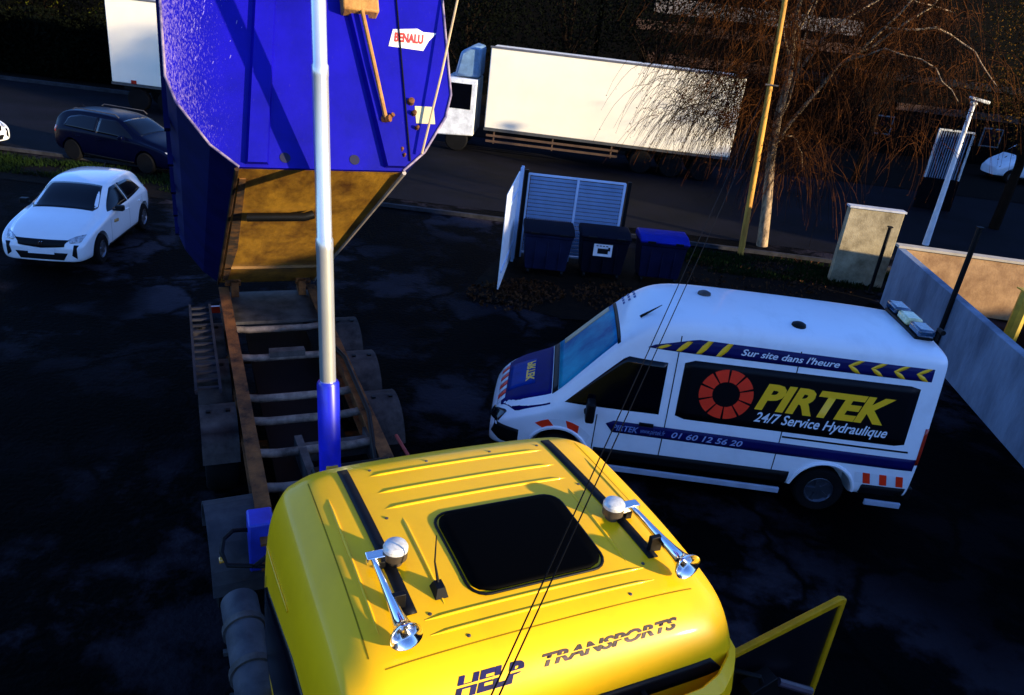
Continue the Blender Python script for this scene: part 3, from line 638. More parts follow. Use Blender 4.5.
b2 = NB(); box(b2, (-1.62, -1.5, 1.12), (.06, .06, .04)); obj('marker_lamp', b2, mat('amber_lens', (.7, .3, .03), .15, coat=1.), truck, bevel=.01)

# ------------------------------------------------------------------ tipper semi-trailer
YA = math.atan2(-.907, .42); sf = Vector((math.cos(YA), math.sin(YA), 0)); slv = Vector((-sf.y, sf.x, 0))
trl = thing('tipper_trailer', 'rusty tipper trailer chassis with a raised blue dump body held up by a chrome ram', 'trailer', sf*-13.0+slv*1.30, YA)
# local: x forward from the hinge, y left, z up
for s in (-1, 1):
    b2 = NB(); box(b2, (3.35, s*.72, 1.17), (6.9, .16, .03)); box(b2, (3.35, s*.72, .87), (6.9, .16, .03)); box(b2, (3.35, s*.72, 1.02), (6.9, .04, .28))
    obj('chassis_rail', b2, rust, trl)
for x in (1.4, 2.42, 3.65, 4.25, 5.0, 5.7): b2 = NB(); tube(b2, [(x, -.70, 1.06), (x, -.45, 1.03), (x, .45, 1.03), (x, .70, 1.06)], .055, 8); obj('cross_member', b2, mat('cross_member_steel', (.05, .04, .035), .6, col2=(.28, .22, .18), scale=4, spec=.2), trl, 50)
b2 = NB(); box(b2, (.55, 0, 1.06), (1.3, 1.36, .05)); obj('tail_plate', b2, steel, trl)
b2 = NB(); box(b2, (2.42, .0, 1.10), (.14, .5, .09)); obj('bracket', b2, steel, trl)
b2 = NB(); box(b2, (6.62, 0, .98), (.16, 1.36, .3)); obj('front_beam', b2, steel, trl)
b2 = NB(); box(b2, (3.4, 0, .78), (5.6, .95, .04)); obj('under_tray', b2, mat('oily_plate', (.003, .003, .005), .6, spec=.1), trl)
b2 = NB(); tube(b2, [(5.9, .55, 1.1), (4.6, .72, 1.23), (3.0, .73, 1.23), (2.0, .55, 1.2)], .03, 8); obj('hydraulic_hose', b2, blackp, trl, 60)
b2 = NB(); tube(b2, [(6.3, .95, 1.15), (5.6, 1.0, 1.12), (5.1, .95, 1.16)], .022, 8); obj('air_hose', b2, mat('red_hose', (.3, .02, .01), .5), trl, 60)
for x in (1.35, 2.65, 3.95):
    for s in (-1, 1):
        wheel(trl, x, s*1.03, .50, .38, (.25, .25, .25), s)
        b2 = NB(); n = 12
        pr = [(x+.59*math.cos(R(15+150*k/n)), .50+.60*math.sin(R(15+150*k/n))) for k in range(n+1)]
        pi_ = [(x+.56*math.cos(R(15+150*k/n)), .50+.57*math.sin(R(15+150*k/n))) for k in range(n+1)]
        for k in range(n): prism(b2, [pr[k], pr[k+1], pi_[k+1], pi_[k]], lambda u, v, t: Vector((u, t, v)), s*.82, s*1.25)
        bmesh.ops.remove_doubles(b2, verts=b2.verts, dist=1e-4)
        obj('mudguard', b2, mat('brown_mudguard', (.016, .013, .013), .8, col2=(.075, .06, .055), scale=3, bump=.2, spec=.15), trl, 40)
        for y in (.92, 1.15): b2 = NB(); box(b2, (x+.05, s*y, 1.105), (.05, .05, .025)); obj('mudguard_bolt', b2, blackp, trl)
    b2 = NB(); tube(b2, [(x, -1.0, .5), (x, 1.0, .5)], .07, 10); obj('axle', b2, rust, trl)
b2 = NB()
for y in (-1.27, -.98): box(b2, (2.2, y, 1.20), (2.9, .035, .06))
for k in range(13): box(b2, (.85+.225*k, -1.125, 1.20), (.05, .26, .03))
obj('ladder', b2, mat('dull_ladder', (.018, .018, .026), .7, var=.4, spec=.1), trl)
b2 = NB(); box(b2, (6.55, -.78, 1.05), (.28, .24, .56)); obj('leg_mount', b2, mat('bright_blue_paint', (.02, .04, .40), .4), trl, bevel=.02)
for s in (-1, 1):
    b2 = NB(); box(b2, (5.8, s*.72, .5), (.14, .14, .70)); box(b2, (5.8, s*.72, .1), (.34, .3, .04)); obj('landing_leg', b2, steel, trl)
    b2 = NB(); box(b2, (.0, s*.55, 1.2), (.3, .12, .3)); axis_lathe(b2, (0, s*.45, 1.32), (0, s, 0), [(0, .08), (.25, .08)], 12); obj('hinge', b2, rust, trl)
for s in (-1, 1): b2 = NB(); box(b2, (-.30, s*.8, .7), (.05, .3, .12)); obj('tail_lamp', b2, mat('red_lens', (.35, .02, .008), .2), trl)

# raised body
TH = R(30.0); BL = 6.22
bx = Vector((math.cos(TH), 0, math.sin(TH))); bz = Vector((-math.sin(TH), 0, math.cos(TH)))
B0 = Vector((0, 0, 1.34))
def bp(x, y, z): return B0+bx*x+Vector((0, y, 0))+bz*z
hw, fw_, ch, BH = 1.36, .78, .66, 2.15
half = [(fw_, 0), (fw_+.24, .20), (1.28, ch-.08), (hw, ch+.16), (hw, BH)]
body = [(-y, z) for y, z in reversed(half)]+half
b2 = NB(); t = .05
inn = [(y*(1-t/1.27), z+t if z < BH-.01 else z) for y, z in body]
def extr(b2, outer, inner, x0, x1, segs):
    for k in segs:
        q = [outer[k], outer[k+1], inner[k+1], inner[k]]
        prism(b2, q, lambda u, v, tt: bp(tt, u, v), x0, x1)
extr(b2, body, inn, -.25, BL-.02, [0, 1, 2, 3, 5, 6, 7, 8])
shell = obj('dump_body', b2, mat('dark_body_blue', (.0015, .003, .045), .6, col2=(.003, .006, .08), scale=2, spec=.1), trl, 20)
b2 = NB(); extr(b2, body, inn, -.25, BL-.02, [4]); 
obj('body_floor', b2, mat('ochre_floor', (.07, .018, .002), .5, col2=(.55, .27, .02), scale=1.3, bump=.35, bscale=5, coat=.15, stretch=(1, 2, 1), lo=.3, hi=.62), trl, 20)
b2 = NB(); prism(b2, body, lambda u, v, tt: bp(tt, u, v), BL-.02, BL+.03)
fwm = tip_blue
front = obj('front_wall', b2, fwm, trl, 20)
rimm = mat('scuffed_edge', (.03, .02, .12), .6, col2=(.34, .26, .30), scale=6, bump=.3)
for sd_ in (-1, 1):
    b2 = NB(); tube(b2, [bp(BL+.035, sd_*a[0], a[1]) for a in half], .013, 8); obj('edge_bead', b2, rimm, trl, 60)
for y in (-fw_-.02, fw_+.02):
    b2 = NB(); tube(b2, [bp(-.25, y, -.01), bp(BL, y, -.01)], .022, 6); obj('floor_edge', b2, mat('pale_edge', (.30, .26, .24), .5, col2=(.5, .42, .36), scale=6) if y > 0 else mat('dark_edge', (.01, .006, .004), .8, col2=(.06, .03, .015), spec=.1), trl)  # right edge pale, left edge given a darker colour
# stiffener ribs pressed out of the front wall
b2 = NB()
for s, (ylo, yhi) in ((-1, (-.62, -.38)), (1, (.70, .36))):
    for (dy, wdt, dep) in ((0, .17, .07),):
        P = []
        for (z, yc) in ((.03, ylo), (BH, yhi)):
            P.append([b2.verts.new(bp(BL+.03+d_, yc+dd*wdt/2, z)) for dd, d_ in ((-1.25, 0), (-1, dep), (1, dep), (1.25, 0))])
        for k in range(3): b2.faces.new((P[0][k], P[0][k+1], P[1][k+1], P[1][k]))
        b2.faces.new((P[0][0], P[0][3], P[1][3], P[1][0])); b2.faces.new(P[0]); b2.faces.new(P[1][::-1])
obj('stiffener', b2, tip_blue, trl, 20)
b2 = NB(); tube(b2, [bp(BL+.045, .86, .1), bp(BL+.045, .86, BH)], .008, 6); obj('panel_seam', b2, blackp, trl)
# ladder bar with its orange bracket, rust stains, small fittings
org = mat('orange_rust', (.28, .12, .02), .7, col2=(.42, .20, .04), scale=10, bump=.3)
b2 = NB(); tube(b2, [bp(BL+.16, .46, 1.62), bp(BL+.16, .54, 1.05), bp(BL+.14, .62, .50)], .022, 8); obj('prop_bar', b2, org, trl)
b2 = NB(); box(b2, bp(BL+.10, .46, 1.66), (.16, .36, .20), Matrix.Rotation(-TH, 3, 'Y')); obj('bracket', b2, org, trl, bevel=.02)
b2 = NB(); tube(b2, [bp(BL+.10, .60, .50), bp(BL+.16, .66, .49)], .035, 8); tube(b2, [bp(BL+.05, .66, .52), bp(BL+.14, .70, .54)], .022, 8); obj('bar_catch', b2, rust, trl)
for y, z, r in ((-.52, .78, .035), (.92, .72, .04), (.94, .60, .03), (.96, .45, .022), (.78, .22, .02), (.80, .16, .018)):
    b2 = NB(); axis_lathe(b2, bp(BL+.03, y, z), bx, [(0, r), (.05, r*.8), (.06, r*.3)], 10); obj('rusty_bolt', b2, rust, trl)
for y in (-.36, .30):
    b2 = NB(); axis_lathe(b2, bp(BL+.03, y, .10), bx, [(0, .05), (.006, .05)], 14); obj('drain_hole', b2, mat('hole_blue', (.001, .001, .03), .8), trl)
b2 = NB(); prism(b2, [(-.74, .03), (-.66, .03), (-.62, 2.6), (-.70, 5.9), (-.76, 5.9)], lambda u, v, t_: bp(v, u, t_), -.012, -.002); obj('rust_streak', b2, mat('dark_rust_streak', (.02, .006, .001), .9, col2=(.16, .06, .006), scale=5, lo=.45, hi=.6), trl)
def wallplane(y, z, off=.045): return bp(BL+off, y, z)
b2 = NB(); prism(b2, [(.74, 1.29), (1.10, 1.27), (1.17, 1.38), (1.26, 1.47), (1.12, 1.47), (1.06, 1.50), (.80, 1.47)], lambda u, v, tt: wallplane(u, v, tt), .03, .036)
stick = obj('maker_sticker', b2, mat('sticker_white', (.75, .70, .60), .5, var=.05), trl)
me = text_mesh('BENALU', .13, .25, .006, .32)
for v in me.vertices: v.co = wallplane(.80+v.co.x, 1.345+v.co.y, .040)
link('lettering', me, mat('dark_red_letters', (.35, .03, .02), .5), trl)
b2 = NB(); prism(b2, [(.96, .50), (1.16, .50), (1.16, .68), (.96, .68)], lambda u, v, tt: wallplane(u, v, tt), .03, .036); obj('plain_label', b2, mat('beige_label', (.52, .44, .24), .6, var=.08), trl)
b2 = NB(); tube(b2, [bp(BL+.20, 1.52, 1.95), bp(BL+.15, 1.24, 1.0), bp(BL+.10, .97, .16)], .012, 6); obj('tarp_cord', b2, mat('tan_cord', (.42, .30, .16), .7), trl)
b2 = NB()
random.seed(3)
for k in range(60):
    y = -1.2+abs(random.gauss(0, .22)); z = random.uniform(.95, 1.9); ln = random.uniform(.006, .04)
    if abs(y) > 1.2: continue
    prism(b2, [(y, z), (y+.006, z+.004), (y+.006+ln*.35, z+ln), (y+ln*.3, z+ln)], lambda u, v, tt: wallplane(u, v, tt), .030, .0325)
obj('scratch_mark', b2, mat('bare_scratch', (.16, .13, .42), .6, var=.6), trl)
b2 = NB(); tube(b2, [bp(BL-1.6, -.62, -.07), bp(BL-1.5, .0, -.09), bp(BL-1.5, .1, -.06)], .05, 10); obj('floor_tube', b2, blackp, trl, 50)
b2 = NB()
for x in (1.2,): box(b2, bp(x, 0, -.02), (.08, 1.3, .04), Matrix.Rotation(-TH, 3, 'Y'))
obj('floor_bearer', b2, mat('brown_bearer', (.20, .10, .02), .5, var=.3), trl)
for x in (.4, 1.6, 2.8, 4.0, 5.2):
    for s in (-1, 1): b2 = NB(); box(b2, bp(x, s*1.38, 1.4), (.10, .06, 1.4), Matrix.Rotation(-TH, 3, 'Y')); obj('side_post', b2, MATS['dark_body_blue'], trl)
# ram
b2 = NB(); base = Vector((6.0, 0, 1.15)); top = Vector((5.42, -.08, 6.3)); d = top-base
def on(t_): return base+d*t_
axis_lathe(b2, on(0), d, [(0, .11), (.05, .115), (1.22, .115), (1.25, .10)], 20); ram = obj('ram_cylinder', b2, mat('ram_blue', (.01, .015, .50), .35, coat=.5), trl, 40)
b2 = NB(); axis_lathe(b2, on(0), d, [(1.25, .082), (2.6, .082), (2.62, .085), (2.72, .085), (2.74, .075), (4.2, .075), (4.22, .078), (4.3, .078), (4.32, .068), (d.length, .068)], 20); obj('ram_rod', b2, mat('ram_chrome', (.80, .78, .72), .28, .75, var=.05), trl, 40)
b2 = NB(); axis_lathe(b2, on(0)-Vector((0, .25, 0)), (0, 1, 0), [(0, .07), (.5, .07)], 12); box(b2, (6.0, 0, 1.05), (.3, .7, .12)); obj('ram_cradle', b2, mat('ram_blue', (0, 0, 0)), trl)
b2 = NB(); u_, v_ = frame(d); box(b2, on(.06)+Vector((.12, 0, 0)), (.03, .12, .06)); obj('ram_label', b2, mat('orange_label', (.7, .35, .03), .5), trl)
b2 = NB(); box(b2, top+Vector((-.25, 0, 0)), (.8, .16, .14)); obj('ram_head', b2, rust, trl)

# ------------------------------------------------------------------ bins and their screen
def wheelie(name, label, loc, rz, bodyc, lidc, sticker):
    c = thing(name, label, 'bin', loc, rz, 'large wheeled bins in the screened corner')
    b2 = NB(); z0, z1 = .16, 1.0; A = []
    for z, wx, wy in ((z0, .50, .32), (z1-.02, .58, .38), (z1-.0, .60, .40), (z1+.06, .60, .40)):
        A.append([b2.verts.new((sx*wx, sy*wy, z)) for sx, sy in ((-1, -1), (1, -1), (1, 1), (-1, 1))])
    for a, b in zip(A, A[1:]):
        for k in range(4): b2.faces.new((a[k], a[(k+1) % 4], b[(k+1) % 4], b[k]))
    b2.faces.new(A[0][::-1]); b2.faces.new(A[-1])
    for k in range(3): box(b2, (-.3+.3*k, -.36, .55), (.03, .04, .7))
    obj('bin_body', b2, bodyc, c, bevel=.02)
    b2 = NB()
    prism(b2, [(-.44, 1.06), (-.45, 1.12), (-.15, 1.22), (.30, 1.24), (.40, 1.18), (.40, 1.06)], lambda u, v, t: Vector((t, u, v)), -.62, .62)
    obj('lid', b2, lidc, c, bevel=.025)
    b2 = NB()
    for s in (-1, 1): box(b2, (s*.35, -.46, 1.10), (.2, .04, .05))
    obj('lid_handle', b2, blackp, c, bevel=.01)
    for sx in (-1, 1):
        for sy in (-1, 1):
            b2 = NB(); axis_lathe(b2, (sx*.42-.03, sy*.26, .09), (1, 0, 0), [(0, .085), (.06, .085)], 14); box(b2, (sx*.42, sy*.26, .14), (.09, .05, .08)); obj('castor', b2, blackp, c)
    if sticker:
        b2 = NB(); box(b2, (-.05, -.396, .78), (.46, .006, .30), Matrix.Rotation(R(-4.5), 3, 'X')); st_ = obj('sticker', b2, whi_v, c)
        b2 = NB(); box(b2, (-.05, -.403, .76), (.26, .005, .13), Matrix.Rotation(R(-4.5), 3, 'X')); box(b2, (.10, -.405, .82), (.05, .005, .09), Matrix.Rotation(R(-4.5), 3, 'X'))
        for k in range(4): box(b2, (-.2+.08*k, -.408, .89), (.05, .005, .02), Matrix.Rotation(R(-4.5), 3, 'X'))
        obj('sticker_print', b2, blackp, st_)
    return c
dk = mat('dark_bin_plastic', (.004, .006, .028), .6, var=.3, spec=.1); dl = mat('black_lid_plastic', (.002, .002, .008), .6, var=.2, spec=.1)
wheelie('wheeled_bin', 'dark bin with a black lid, nearest the white side screen', (.55, 18.55, 0), R(4), mat('slate_bin_plastic', (.006, .010, .035), .6, var=.3, spec=.1), dl, False)
wheelie('wheeled_bin', 'black bin with a white printed sticker on its front, middle of the row', (1.95, 18.78, 0), R(4), mat('black_bin_plastic', (.002, .003, .010), .6, var=.3, spec=.1), dl, True)
wheelie('wheeled_bin', 'bin with a bright blue lid at the right end of the row', (3.42, 18.98, 0), R(4), dk, mat('blue_lid_plastic', (.001, .010, .24), .5, var=.2, spec=.15), False)
scr = thing('bin_screen', 'pale slatted metal screen standing behind and beside the bins', 'screen', (-.14, 19.55, 0), R(3))
pw = mat('pale_blue_metal', (.42, .55, .75), .45, var=.08)
b2 = NB()
for (x0, x1) in ((.10, 1.28), (1.34, 2.46)):
    for k in range(20):
        z = .22+k*.099
        box(b2, ((x0+x1)/2, 0, z), (x1-x0, .02, .07))
    n = int((x1-x0)/.055)
    for k in range(n): box(b2, (x0+.03+k*.055, -.008, 1.16), (.014, .012, 1.95))
obj('slat_panel', b2, mat('slat_blue_grey', (.15, .27, .46), .5, var=.1), scr)
b2 = NB()
for x in (.05, 1.31, 2.50): box(b2, (x, 0, 1.1), (.06, .06, 2.2))
box(b2, (1.28, 0, 2.19), (2.46, .055, .05)); box(b2, (1.28, 0, .14), (2.46, .05, .05))
obj('screen_frame', b2, pw, scr)
b2 = NB(); box(b2, (2.62, .02, 1.1), (.08, .08, 2.3)); obj('end_post', b2, blackp, scr)
# side leaf
a = Vector((-.50, -2.9, 0)); b = Vector((-.20, -.25, 0)); dd = (b-a)
rotm = Matrix.Rotation(math.atan2(dd.y, dd.x), 3, 'Z')
b2 = NB(); box(b2, (a+b)/2+Vector((0, 0, 1.18)), (dd.length, .035, 2.2), rotm); obj('side_leaf', b2, mat('white_leaf_paint', (.85, .85, .85), .5, var=.06), scr, bevel=.01)
b2 = NB()
for t_ in (.99, .90): box(b2, a.lerp(b, t_)+Vector((.07, 0, 1.22)), (.07, .07, 2.4), rotm)
for z in (.5, 1.9): box(b2, (a+b)/2+Vector((.03, 0, z)), (dd.length*.98, .03, .06), rotm)
obj('leaf_frame', b2, pw, scr)
b2 = NB(); box(b2, (-.02, -.05, 1.15), (.10, .10, 2.3)); obj('corner_post', b2, blackp, scr)

# ------------------------------------------------------------------ walls, posts, lamp at the right
bay = thing('storage_bay', 'concrete block bay with pale rendered walls behind the van', 'wall', (0, 0, 0))
def wall(name, p0, p1, h, th, m, parent):
    p0, p1 = Vector((*p0, 0)), Vector((*p1, 0)); d_ = p1-p0; ang = math.atan2(d_.y, d_.x)
    b2 = NB(); box(b2, (p0+p1)/2+Vector((0, 0, h/2-.005)), (d_.length, th, h+.01), Matrix.Rotation(ang, 3, 'Z')); o = obj(name, b2, m, parent, bevel=.012); return o
wall('side_wall', (9.47, 19.3), (8.35, 6.0), 1.5, .20, concrete_shade, bay)
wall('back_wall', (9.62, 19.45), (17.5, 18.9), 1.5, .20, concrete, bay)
b2 = NB(); box(b2, (13.5, 19.17, 1.53), (8.2, .28, .06), Matrix.Rotation(math.atan2(-.55, 7.88), 3, 'Z')); obj('coping', b2, mat('pale_coping', (.45, .38, .28), .8, var=.15), bay)
def post(label, x, y, h, m, r=.05, lean=(0, 0), cat='post', name='steel_post'):
    c = thing(name, label, cat, (x, y, 0)); b2 = NB()
    tube(b2, [(0, 0, -.02), (lean[0], lean[1], h)], r, 8); obj('shaft', b2, m, c)
    b2 = NB(); box(b2, (0, 0, .03), (.2, .2, .03)); box(b2, (lean[0], lean[1], h), (r*2.3, r*2.3, .03)); obj('plate', b2, m, c); return c
post('tall dark steel post leaning against the outside of the bay wall', 9.0, 15.6, 3.0, blackp, .055, (.05, 0))
post('dark steel post standing in front of the concrete panel', 9.35, 20.0, 1.85, blackp, .05)
post('yellow steel post inside the storage bay', 11.75, 17.5, 1.3, mat('post_yellow', (.45, .30, .02), .5), .16, (.02, 0))
pan = thing('concrete_panel', 'upright weathered concrete panel under the birch beside the bay', 'wall', (9.2, 20.75, 0), R(-1))
b2 = NB(); box(b2, (0, 0, 1.05), (1.45, .22, 2.1)); obj('slab', b2, mat('weathered_slab', (.16, .12, .06), .9, col2=(.42, .34, .20), scale=2.2, bump=.4), pan, bevel=.02)
b2 = NB(); box(b2, (0, -.01, 2.13), (1.5, .28, .05)); obj('cap', b2, mat('slab_cap', (.45, .45, .46), .8), pan)

lamp = thing('street_lamp', 'white lamp post with a short flat head beside the road', 'street lamp', (13.7, 26.4, 0))
b2 = NB(); tube(b2, [(0, 0, 0), (0, 0, 1.2), (0, 0, 4.75)], [.11, .09, .065], 12); obj('pole', b2, mat('white_pole_paint', (.78, .78, .78), .45, var=.1), lamp, 60)
b2 = NB(); box(b2, (.12, -.05, 4.82), (.62, .22, .10), Matrix.Rotation(R(8), 3, 'Y')); box(b2, (0, 0, 4.72), (.18, .18, .12)); obj('lamp_head', b2, mat('pale_head', (.6, .58, .52), .5), lamp, bevel=.03)

pole = thing('utility_pole', 'straight golden lit wooden pole standing left of the birch trunk', 'pole', (6.38, 22.3, 0))
b2 = NB(); tube(b2, [(0, 0, 0), (-.20, 0, 3.2), (-.43, 0, 6.9), (-.58, 0, 9.3)], [.095, .085, .07, .06], 12); obj('shaft', b2, mat('wood_pole', (.34, .14, .012), .8, col2=(.62, .30, .03), scale=6, bump=.5, stretch=(1, 1, .15)), pole, 60)
b2 = NB(); tube(b2, [(-.45, -.08, 4.78), (-.10, -.08, 4.78)], .025, 8); obj('cable_clamp', b2, steel, pole)
# overhead cables
for k, (xa, xb, zb_, lab) in enumerate(((.03, 5.97, 4.76, 'left one of the two thin black overhead cables crossing above the van'), (.048, 6.18, 4.79, 'right one of the two thin black overhead cables crossing above the van'))):
    p0 = Vector((xa, 1.3, 4.63)); p1 = Vector((xb, 22.2, zb_)); b2 = NB(); pts = []; N = 60
    p0 = p0-(p1-p0)*.03
    for q in range(N+1):
        t_ = (q/N)**1.6; v_ = p0.lerp(p1, t_); v_.z -= .10*4*t_*(1-t_); pts.append(v_)
    tube(b2, pts, [.0022+.002*q/N for q in range(N+1)], 6)
    o = obj('overhead_cable', b2, mat('cable_black', (.002, .002, .002), .7, spec=.05), None, 60); setp(o, lab, 'cable', 'pair of overhead cables')

# ------------------------------------------------------------------ trucks across the road
def side_box(name, label, x0, x1, y, zb, zt, dep, facing, cabx):
    c = thing(name, label, 'truck', (x0, y, 0), R(-1.2), 'white box lorries parked across the road')
    Lx = x1-x0
    b2 = NB(); span(b2, 0, Lx, 0, dep, zb, zt); obj('cargo_box', b2, mat('lorry_white', (.84, .76, .60), .5, col2=(.88, .80, .65), scale=.6, spec=.2), c, bevel=.03)
    b2 = NB(); span(b2, -.02, Lx+.02, -.02, dep+.02, zb-.10, zb-.004); obj('floor_rail', b2, mat('dark_rail', (.05, .05, .05), .6), c)
    b2 = NB(); span(b2, -.03, Lx+.03, -.03, .05, zt+.004, zt+.07); obj('top_rail', b2, mat('alu_rail', (.12, .12, .14), .5, .3), c)
    b2 = NB()
    for yy in (.8, 1.7): span(b2, .1, Lx-.1, yy-.05, yy+.05, .75, zb-.11)
    obj('chassis_frame', b2, blackp, c)
    n = 0
    xs = (Lx-3.6, Lx-2.3, Lx-1.0) if facing < 0 else (1.0, 2.3, 3.6)
    for x in xs:
        for yy, s in ((.25, -1), (dep-.25, 1)): wheel(c, x, yy, .48, .3, (.2, .2, .2), s)
    b2 = NB(); g0, g1 = (.1, Lx-4.6) if facing < 0 else (4.6, Lx-.5)
    for z in (.55, .78): span(b2, g0, g1, .02, .05, z, z+.09)
    for x in (g0+.3, (g0+g1)/2, g1-.3): span(b2, x, x+.06, .051, .08, .5, zb-.1)
    obj('side_guard', b2, mat('guard_alu', (.10, .055, .03), .5, .2, var=.2), c)
    return c, Lx
tr, Lx = side_box('box_lorry', 'long white box lorry whose side shows behind the birch twigs', -2.25, 8.0, 33.05, 1.12, 4.25, 2.5, -1, 0)
# its cab (facing left)
b2 = NB()
prism(b2, [(-.45, .7), (-.45, 2.95), (-1.75, 2.95), (-1.98, 2.0), (-2.05, 1.1), (-2.05, .6)], lambda u, v, t: Vector((u, t, v)), .06, 2.44)
obj('cab', b2, mat('lorry_cab_white', (.70, .72, .75), .35, coat=.5), tr, bevel=.05)
b2 = NB(); prism(b2, [(-.65, 1.75), (-.65, 2.75), (-1.62, 2.75), (-1.85, 1.95), (-1.85, 1.75)], lambda u, v, t: Vector((u, t, v)), .04, .052); obj('side_window', b2, glass, tr)
b2 = NB(); prism(b2, [(-.40, 2.99), (-.40, 4.20), (-.75, 4.25), (-1.25, 3.95), (-1.45, 2.99)], lambda u, v, t: Vector((u, t, v)), .30, 2.2); obj('roof_deflector', b2, mat('deflector_blue', (.14, .24, .38), .4), tr, bevel=.12)
b2 = NB(); box(b2, (-1.95, -.12, 2.35), (.14, .2, .5)); box(b2, (-1.9, 0, 2.55), (.04, .2, .04)); obj('wing_mirror', b2, blackp, tr, bevel=.03)
for yy, s in ((.25, -1), (2.25, 1)): wheel(tr, -1.15, yy, .48, .3, (.2, .2, .2), s)
tr2, L2 = side_box('box_lorry', 'white box lorry half hidden behind the left side of the raised tipper body', -18.05, -8.5, 33.4, 1.12, 4.4, 2.5, 1, 0)
b2 = NB(); box(b2, (.95, -.02, 1.20), (.22, .03, .14)); obj('marker_lamp', b2, mat('red_lens', (0, 0, 0)), tr2)
b2 = NB(); prism(b2, [(L2+.45, .7), (L2+.45, 2.95), (L2+1.75, 2.95), (L2+1.98, 2.0), (L2+2.05, 1.1), (L2+2.05, .6)], lambda u, v, t: Vector((u, t, v)), .06, 2.44); obj('cab', b2, mat('lorry_cab_white', (0, 0, 0)), tr2, bevel=.05)
b2 = NB(); prism(b2, [(L2+.65, 1.75), (L2+.65, 2.75), (L2+1.62, 2.75), (L2+1.85, 1.75)], lambda u, v, t: Vector((u, t, v)), .04, .052); obj('side_window', b2, glass, tr2)
for yy, s in ((.25, -1), (2.25, 1)): wheel(tr2, L2+1.15, yy, .48, .3, (.2, .2, .2), s)

# white vehicle and slatted gate at the right edge
dwall_m = mat('dark_plinth', (.003, .003, .004), .9, spec=.05)
gt = thing('slatted_gate', 'pale slatted gate panel behind the white lamp post', 'gate', (16.1, 33.0, 0), R(-3))
b2 = NB()
for k in range(12): box(b2, (.15+.10*k, 0, 2.25), (.04, .03, 1.9))
obj('slat_panel', b2, mat('gate_blue_grey', (.16, .20, .28), .6), gt)
b2 = NB()
for x in (.06, 1.42): box(b2, (x, 0, 2.25), (.07, .07, 1.94))
box(b2, (.74, 0, 3.22), (1.4, .07, .07)); obj('gate_frame', b2, mat('gate_pale', (.6, .6, .58), .5), gt)
b2 = NB(); box(b2, (.74, .02, .63), (1.5, .12, 1.28)); obj('plinth', b2, dwall_m, gt)
vb = thing('parked_van', 'white panel van cut by the right picture edge behind the bay', 'van', (29.9, 44.0, 0), R(183))
stv = [(0.00, sec(.36, .90, 1.1, .95, 1.85, .80, 2.0)), (.1, sec(.34, .95, 1.1, .99, 1.9, .85, 2.1)), (2.0, sec(.33, .98, 1.12, 1.0, 1.98, .87, 2.16)), (3.4, sec(.33, .98, 1.12, 1.0, 1.95, .86, 2.12)),
       (3.8, sec(.33, .98, 1.12, 1.0, 1.75, .84, 1.85)), (4.3, sec(.33, .97, 1.08, .99, 1.28, .88, 1.35)), (4.9, sec(.32, .93, .86, .95, 1.03, .83, 1.10)), (5.2, sec(.3, .80, .66, .83, .80, .70, .84)), (5.3, sec(.32, .70, .55, .75, .66, .6, .7))]
V2 = Shell('body', stv, white, vb, 2, [(1.1, .36, .42, .6, 1.2), (4.5, .36, .42, .6, 1.2)])
V2.patch('side_window', [(3.2, 1.2), (3.2, 1.75), (3.65, 1.72), (4.2, 1.18)], L, glass, .005, 10)
V2.patch('windscreen', [(3.86, -.72), (3.86, .72), (4.28, .8), (4.28, -.8)], T, glass, .006, 8, 10)
for x in (1.1, 4.5): wheel(vb, x, .88, .345, .22, (.2, .2, .2), 1); wheel(vb, x, -.88, .345, .22, (.2, .2, .2), -1)

# ------------------------------------------------------------------ trees
def strands(bm, root, n, ln, spread, r=.008, leafy=0., lsz=.05, wind=(0, 0)):
    for i in range(n):
        p = Vector(root)+Vector((random.gauss(0, spread), random.gauss(0, spread), random.gauss(0, spread*.4)))
        L_ = ln*random.uniform(.4, 1.2); d_ = Vector((random.uniform(-1, 1), random.uniform(-1, 1), random.uniform(0, .6))); d_.normalize()
        pts = [p.copy()]; N = 6
        for k in range(N):
            d_ = (d_+Vector((wind[0], wind[1], -.55))+Vector((random.gauss(0, .12), random.gauss(0, .12), 0))).normalized()
            p = p+d_*L_/N; pts.append(p.copy())
            if p.z < .8: break
            if leafy and random.random() < leafy:
                leaf(bm, p+Vector((random.gauss(0, .03), random.gauss(0, .03), 0)), lsz*random.uniform(.6, 1.3))
        if len(pts) > 2: tube(bm, pts, [r*(1-.7*k/len(pts)) for k in range(len(pts))], 3, False)
random.seed(11)
birch = thing('weeping_birch', 'bare weeping birch with golden limbs and drooping brown twigs in front of the lorry', 'tree', (7.34, 23.6, 0))
def bpnt(x, y, z): return Vector((x-7.34, y-23.6, z))
b2 = NB(); bark = mat('birch_bark', (.04, .022, .012), .8, col2=(.50, .33, .17), scale=7, bump=.5, stretch=(1, 1, .4))
tube(b2, [bpnt(7.34, 23.6, 0), bpnt(7.22, 23.7, 1.2), bpnt(7.05, 23.9, 2.6), bpnt(6.99, 24, 3.82), bpnt(7.02, 24, 5.0), bpnt(6.8, 24, 6.4), bpnt(6.9, 24.1, 8.0), bpnt(7.1, 24.1, 9.6)], [.17, .15, .13, .12, .10, .075, .05, .02], 10)
obj('trunk', b2, bark, birch, 60)
